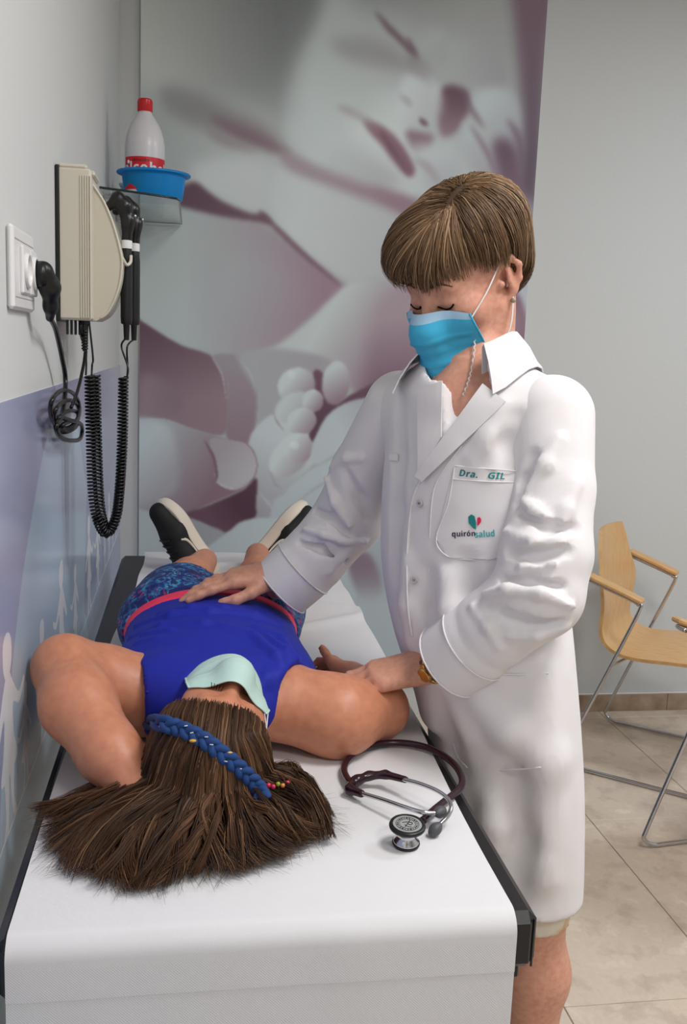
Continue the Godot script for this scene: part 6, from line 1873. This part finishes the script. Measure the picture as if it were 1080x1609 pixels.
	# lapels and collar
	mb = MB.new(); patch(mb, base, [[660, 614], [698, 600], [697, 688], [661, 748]], 0.006, 0.002, 8, 10); obj("lapel", mb, ct, g)
	mb = MB.new(); patch(mb, base, [[760, 606], [796, 634], [668, 757], [657, 748]], 0.008, 0.002, 8, 12); obj("lapel", mb, ct, g)
	mb = MB.new(); patch(mb, head, [[694, 664], [712, 664], [704, 690], [690, 696]], 0.003, 0.002, 6, 6); obj("undershirt", mb, mats.white_plastic, g, "white lace top in the neck opening")
	var nk := Vector3(0.688, 1.345, 1.832)
	var cl := []
	for j in 25:   # stand-and-fall collar round the neck
		var a := lerpf(-2.5, 2.08, j / 24.0)
		var bk := Vector3(0.883, 0, -0.469); var sd := Vector3(0.469, 0, 0.883)
		var dir := bk * cos(a) + sd * sin(a)
		var fr := smoothstep(1.2, 2.5, absf(a))
		var row := PackedVector3Array()
		var top := nk + dir * (0.062 + 0.004 * fr) + Vector3(0, 0.030 - 0.028 * fr, 0) - bk * 0.006
		var fold := top + dir * 0.008 + Vector3(0, 0.004, 0)
		var low := nk + dir * (0.108 + 0.018 * fr) + Vector3(0, -0.030 - 0.040 * fr, 0)
		row.append(nk + dir * 0.060 + Vector3(0, -0.03 - 0.02 * fr, 0)); row.append(top); row.append(fold); row.append(fold.lerp(low, 0.35) + dir * 0.006); row.append(low.lerp(fold, 0.3) + dir * 0.005); row.append(low)
		for k in row.size():
			var fd := field(coat, row[k])
			if k > 2 and fd < 0.004: row[k] += field_normal(coat, row[k]) * (0.005 - fd)
		cl.append(row)
	mb = MB.new(); sheet(mb, cl, 0.002); obj("collar", mb, ct, g)

func doctor_face(g: Node3D, head: Array, hm: Transform3D) -> void:
	var blue := planar(mat("mask_blue", Color(0.22, 0.68, 0.84), 0.6), 30.0)
	relief(blue, noise_tex([], 0.15, 256, 2, 61, FastNoiseLite.TYPE_SIMPLEX_SMOOTH, 2.0), 0.15)
	var pale := mat("mask_band", Color(0.62, 0.76, 0.86), 0.6)
	face_mask(g, hm, 1.0, blue, pale, mats.white_plastic, [], [1.0, -1.0], -0.010)
	for s in [-1.0, 1.0]:
		var mb := MB.new()
		var pts := []
		for q in [[0.016, 0.030], [0.026, 0.034], [0.038, 0.033], [0.050, 0.026]]:
			var hit := march(head, hm * Vector3(s * q[0], q[1], 0.16), -hm.basis.z, 0.2)
			if hit != Vector3.INF: pts.append(hit)
		if pts.size() > 2: tube(mb, smooth_path(pts, 5), PackedFloat32Array([0.0022, 0.003, 0.0034, 0.0034, 0.0034, 0.003, 0.003, 0.0028, 0.0024, 0.002, 0.0018, 0.0016, 0.0014, 0.0012, 0.001, 0.001]), 6)
		obj("eyebrow", mb, mat("brow_brown", Color(0.30, 0.20, 0.14), 0.8), g)
		mb = MB.new(); pts = []
		for q in [[0.019, -0.002], [0.026, -0.007], [0.034, -0.008], [0.041, -0.006], [0.047, -0.001]]:
			var hit := march(head, hm * Vector3(s * q[0], q[1], 0.16), -hm.basis.z, 0.2)
			if hit != Vector3.INF: pts.append(hit)
		if pts.size() > 2: tube(mb, smooth_path(pts, 5), 0.0015, 6)
		obj("eyelashes", mb, mats.hair_dark, g)
	var mb := MB.new(); lathe(mb, [Vector2(0.0, -0.0045), Vector2(0.0032, -0.0032), Vector2(0.0046, 0), Vector2(0.0032, 0.0032), Vector2(0, 0.0045)], Transform3D(hm.basis, hm * Vector3(0.084, -0.036, -0.006)), 16)
	obj("earring", mb, mat("earring_pearl", Color(0.62, 0.55, 0.45), 0.3), g)
	# mask cord and necklace
	mb = MB.new(); var cord := smooth_path(on_cloth(head, [[747, 536], [745, 560], [742, 585], [737, 605], [730, 624]], 0.006), 10)
	var tw := PackedVector3Array()
	for k in cord.size(): tw.append(cord[k] + Vector3(sin(k * 1.6), 0, cos(k * 1.6)) * 0.0012)
	tube(mb, tw, 0.0014, 6); obj("mask_cord", mb, mat("cord_silver", Color(0.75, 0.72, 0.70), 0.35), g)

func doctor_hair(g: Node3D, hm: Transform3D) -> void:
	rng.seed = 33
	var vol := [ell(Vector3(0.0, 0.049, -0.022), Vector3(0.094, 0.094, 0.113), 0.02), ell(Vector3(-0.022, 0.058, 0.038), Vector3(0.082, 0.074, 0.072), 0.03), ell(Vector3(0.0, 0.085, -0.045), Vector3(0.084, 0.064, 0.085), 0.03), ell(Vector3(0, -0.005, -0.075), Vector3(0.066, 0.065, 0.042), 0.03)]
	var mid := Vector3(0, 0.045, -0.015)
	var table := PackedFloat32Array(); table.resize(65 * 49)   # distance of the hair's outside, by direction
	for a in 65:
		for e in 49:
			var az := TAU * a / 64.0; var el := lerpf(-PI / 2, PI / 2, e / 48.0)
			var dir := Vector3(sin(az) * cos(el), sin(el), cos(az) * cos(el))
			var p := march(vol, mid + dir * 0.25, -dir, 0.25)
			table[a * 49 + e] = p.distance_to(mid) if p != Vector3.INF else 0.09
	var out_r := func(d: Vector3) -> float:
		var a := fposmod(atan2(d.x, d.z), TAU) / TAU * 64.0; var e := (asin(clampf(d.y, -1, 1)) / PI + 0.5) * 48.0
		var a0 := mini(int(a), 63); var e0 := mini(int(e), 47)
		return lerpf(lerpf(table[a0 * 49 + e0], table[a0 * 49 + e0 + 1], e - e0), lerpf(table[a0 * 49 + 49 + e0], table[a0 * 49 + 50 + e0], e - e0), a - a0)
	# where the hair ends, by direction round the head: 0 front, PI back
	var low := func(az: float) -> float:   # elevation of the tips
		var a := absf(az)
		var e := lerpf(-0.08, -0.10, smoothstep(0.0, 0.9, a))
		e = lerpf(e, -0.22, smoothstep(0.9, 1.45, a))
		e = lerpf(e, -0.95, smoothstep(1.55, 2.1, a))
		if az < 0.0: e -= 0.12 * smoothstep(0.2, 0.8, a) * (1.0 - smoothstep(1.2, 1.6, a))
		return e
	var nz := FastNoiseLite.new(); nz.seed = 8; nz.frequency = 1.0
	var mb := MB.new()
	for s in 3200:
		var az := rng.randf_range(-PI, PI)
		var lock := floorf(az * 11.0)
		var lj := nz.get_noise_1d(lock * 5.1); var lk := nz.get_noise_1d(lock * 2.9 + 30.0)
		var aj := az + rng.randf_range(-0.07, 0.07) + lj * 0.10
		var part := clampf(absf(az) / PI, 0.0, 1.0)
		# roots along a parting from the brow to the crown, a little to her left
		var r0 := Vector3(0.30, 0.80, 0.62).lerp(Vector3(0.12, 0.95, -0.38), pow(part, 0.8)).normalized()
		r0 = (r0 + Vector3(sin(az) * 0.12, 0, cos(az) * 0.08) + Vector3(rng.randf_range(-0.06, 0.06), 0, rng.randf_range(-0.10, 0.10))).normalized()
		var el: float = low.call(aj) + lj * 0.22 + rng.randf_range(-0.08, 0.16)
		if rng.randf() < 0.25: el += rng.randf_range(0.1, 0.6)
		var sweep := 0.30 * (1.0 - smoothstep(0.3, 1.6, absf(az)))   # the fringe is combed to her right
		var r1 := Vector3(sin(aj - sweep) * cos(el), sin(el), cos(aj - sweep) * cos(el))
		var path := PackedVector3Array()
		var lift := rng.randf_range(-0.004, 0.003) + 0.006 * lk
		for j in 15:
			var f := j / 14.0
			var d := r0.slerp(r1, f)
			d = (d + Vector3(sin(f * 6.0 + lock) * 0.04 * f, sin(f * 4.0 + lock * 2.1) * 0.02 * f, cos(f * 5.0 + lock) * 0.04 * f)).normalized()
			var r: float = out_r.call(d) + lift - 0.006 * (1.0 - smoothstep(0.0, 0.15, f)) - 0.010 * smoothstep(0.75, 1.0, f) * (0.3 + 0.7 * smoothstep(1.4, 2.2, absf(az)))
			path.append(hm * (mid + d * r))
		var tone := clampf(0.5 + 0.8 * nz.get_noise_1d(lock * 3.7) + rng.randf_range(-0.3, 0.3), 0.0, 1.0)
		var col := Color(0.060, 0.033, 0.018).lerp(Color(0.20, 0.118, 0.062), tone)
		if rng.randf() < 0.12: col = Color(0.36, 0.23, 0.13)
		strands(mb, path, rng.randf_range(0.0008, 0.0016), col, (path[7] - hm * mid).normalized())
	obj("hair", mb, mats.hair_strands, g, "short light brown hair combed to the side")
	var under := []
	for v: Prim in vol:
		var o: Prim = v.moved(hm, 1.0); o.r = o.r - Vector3.ONE * 0.006; under.append(o)
	# the face, ears and neck stay free
	under.append(block(hm * Vector3(0, -0.055, 0.085), Vector3(0.13, 0.105, 0.105), 0.03, 0.02, hm.basis, 1))
	under.append(block(hm * Vector3(0, -0.11, 0.0), Vector3(0.13, 0.115, 0.052), 0.02, 0.02, hm.basis, 1))
	obj("hair_under_layer", skin_of(under, 0.005, hm.origin - Vector3.ONE * 0.2, hm.origin + Vector3.ONE * 0.22), mat("hair_brown_base", Color(0.27, 0.19, 0.13), 0.7), g)
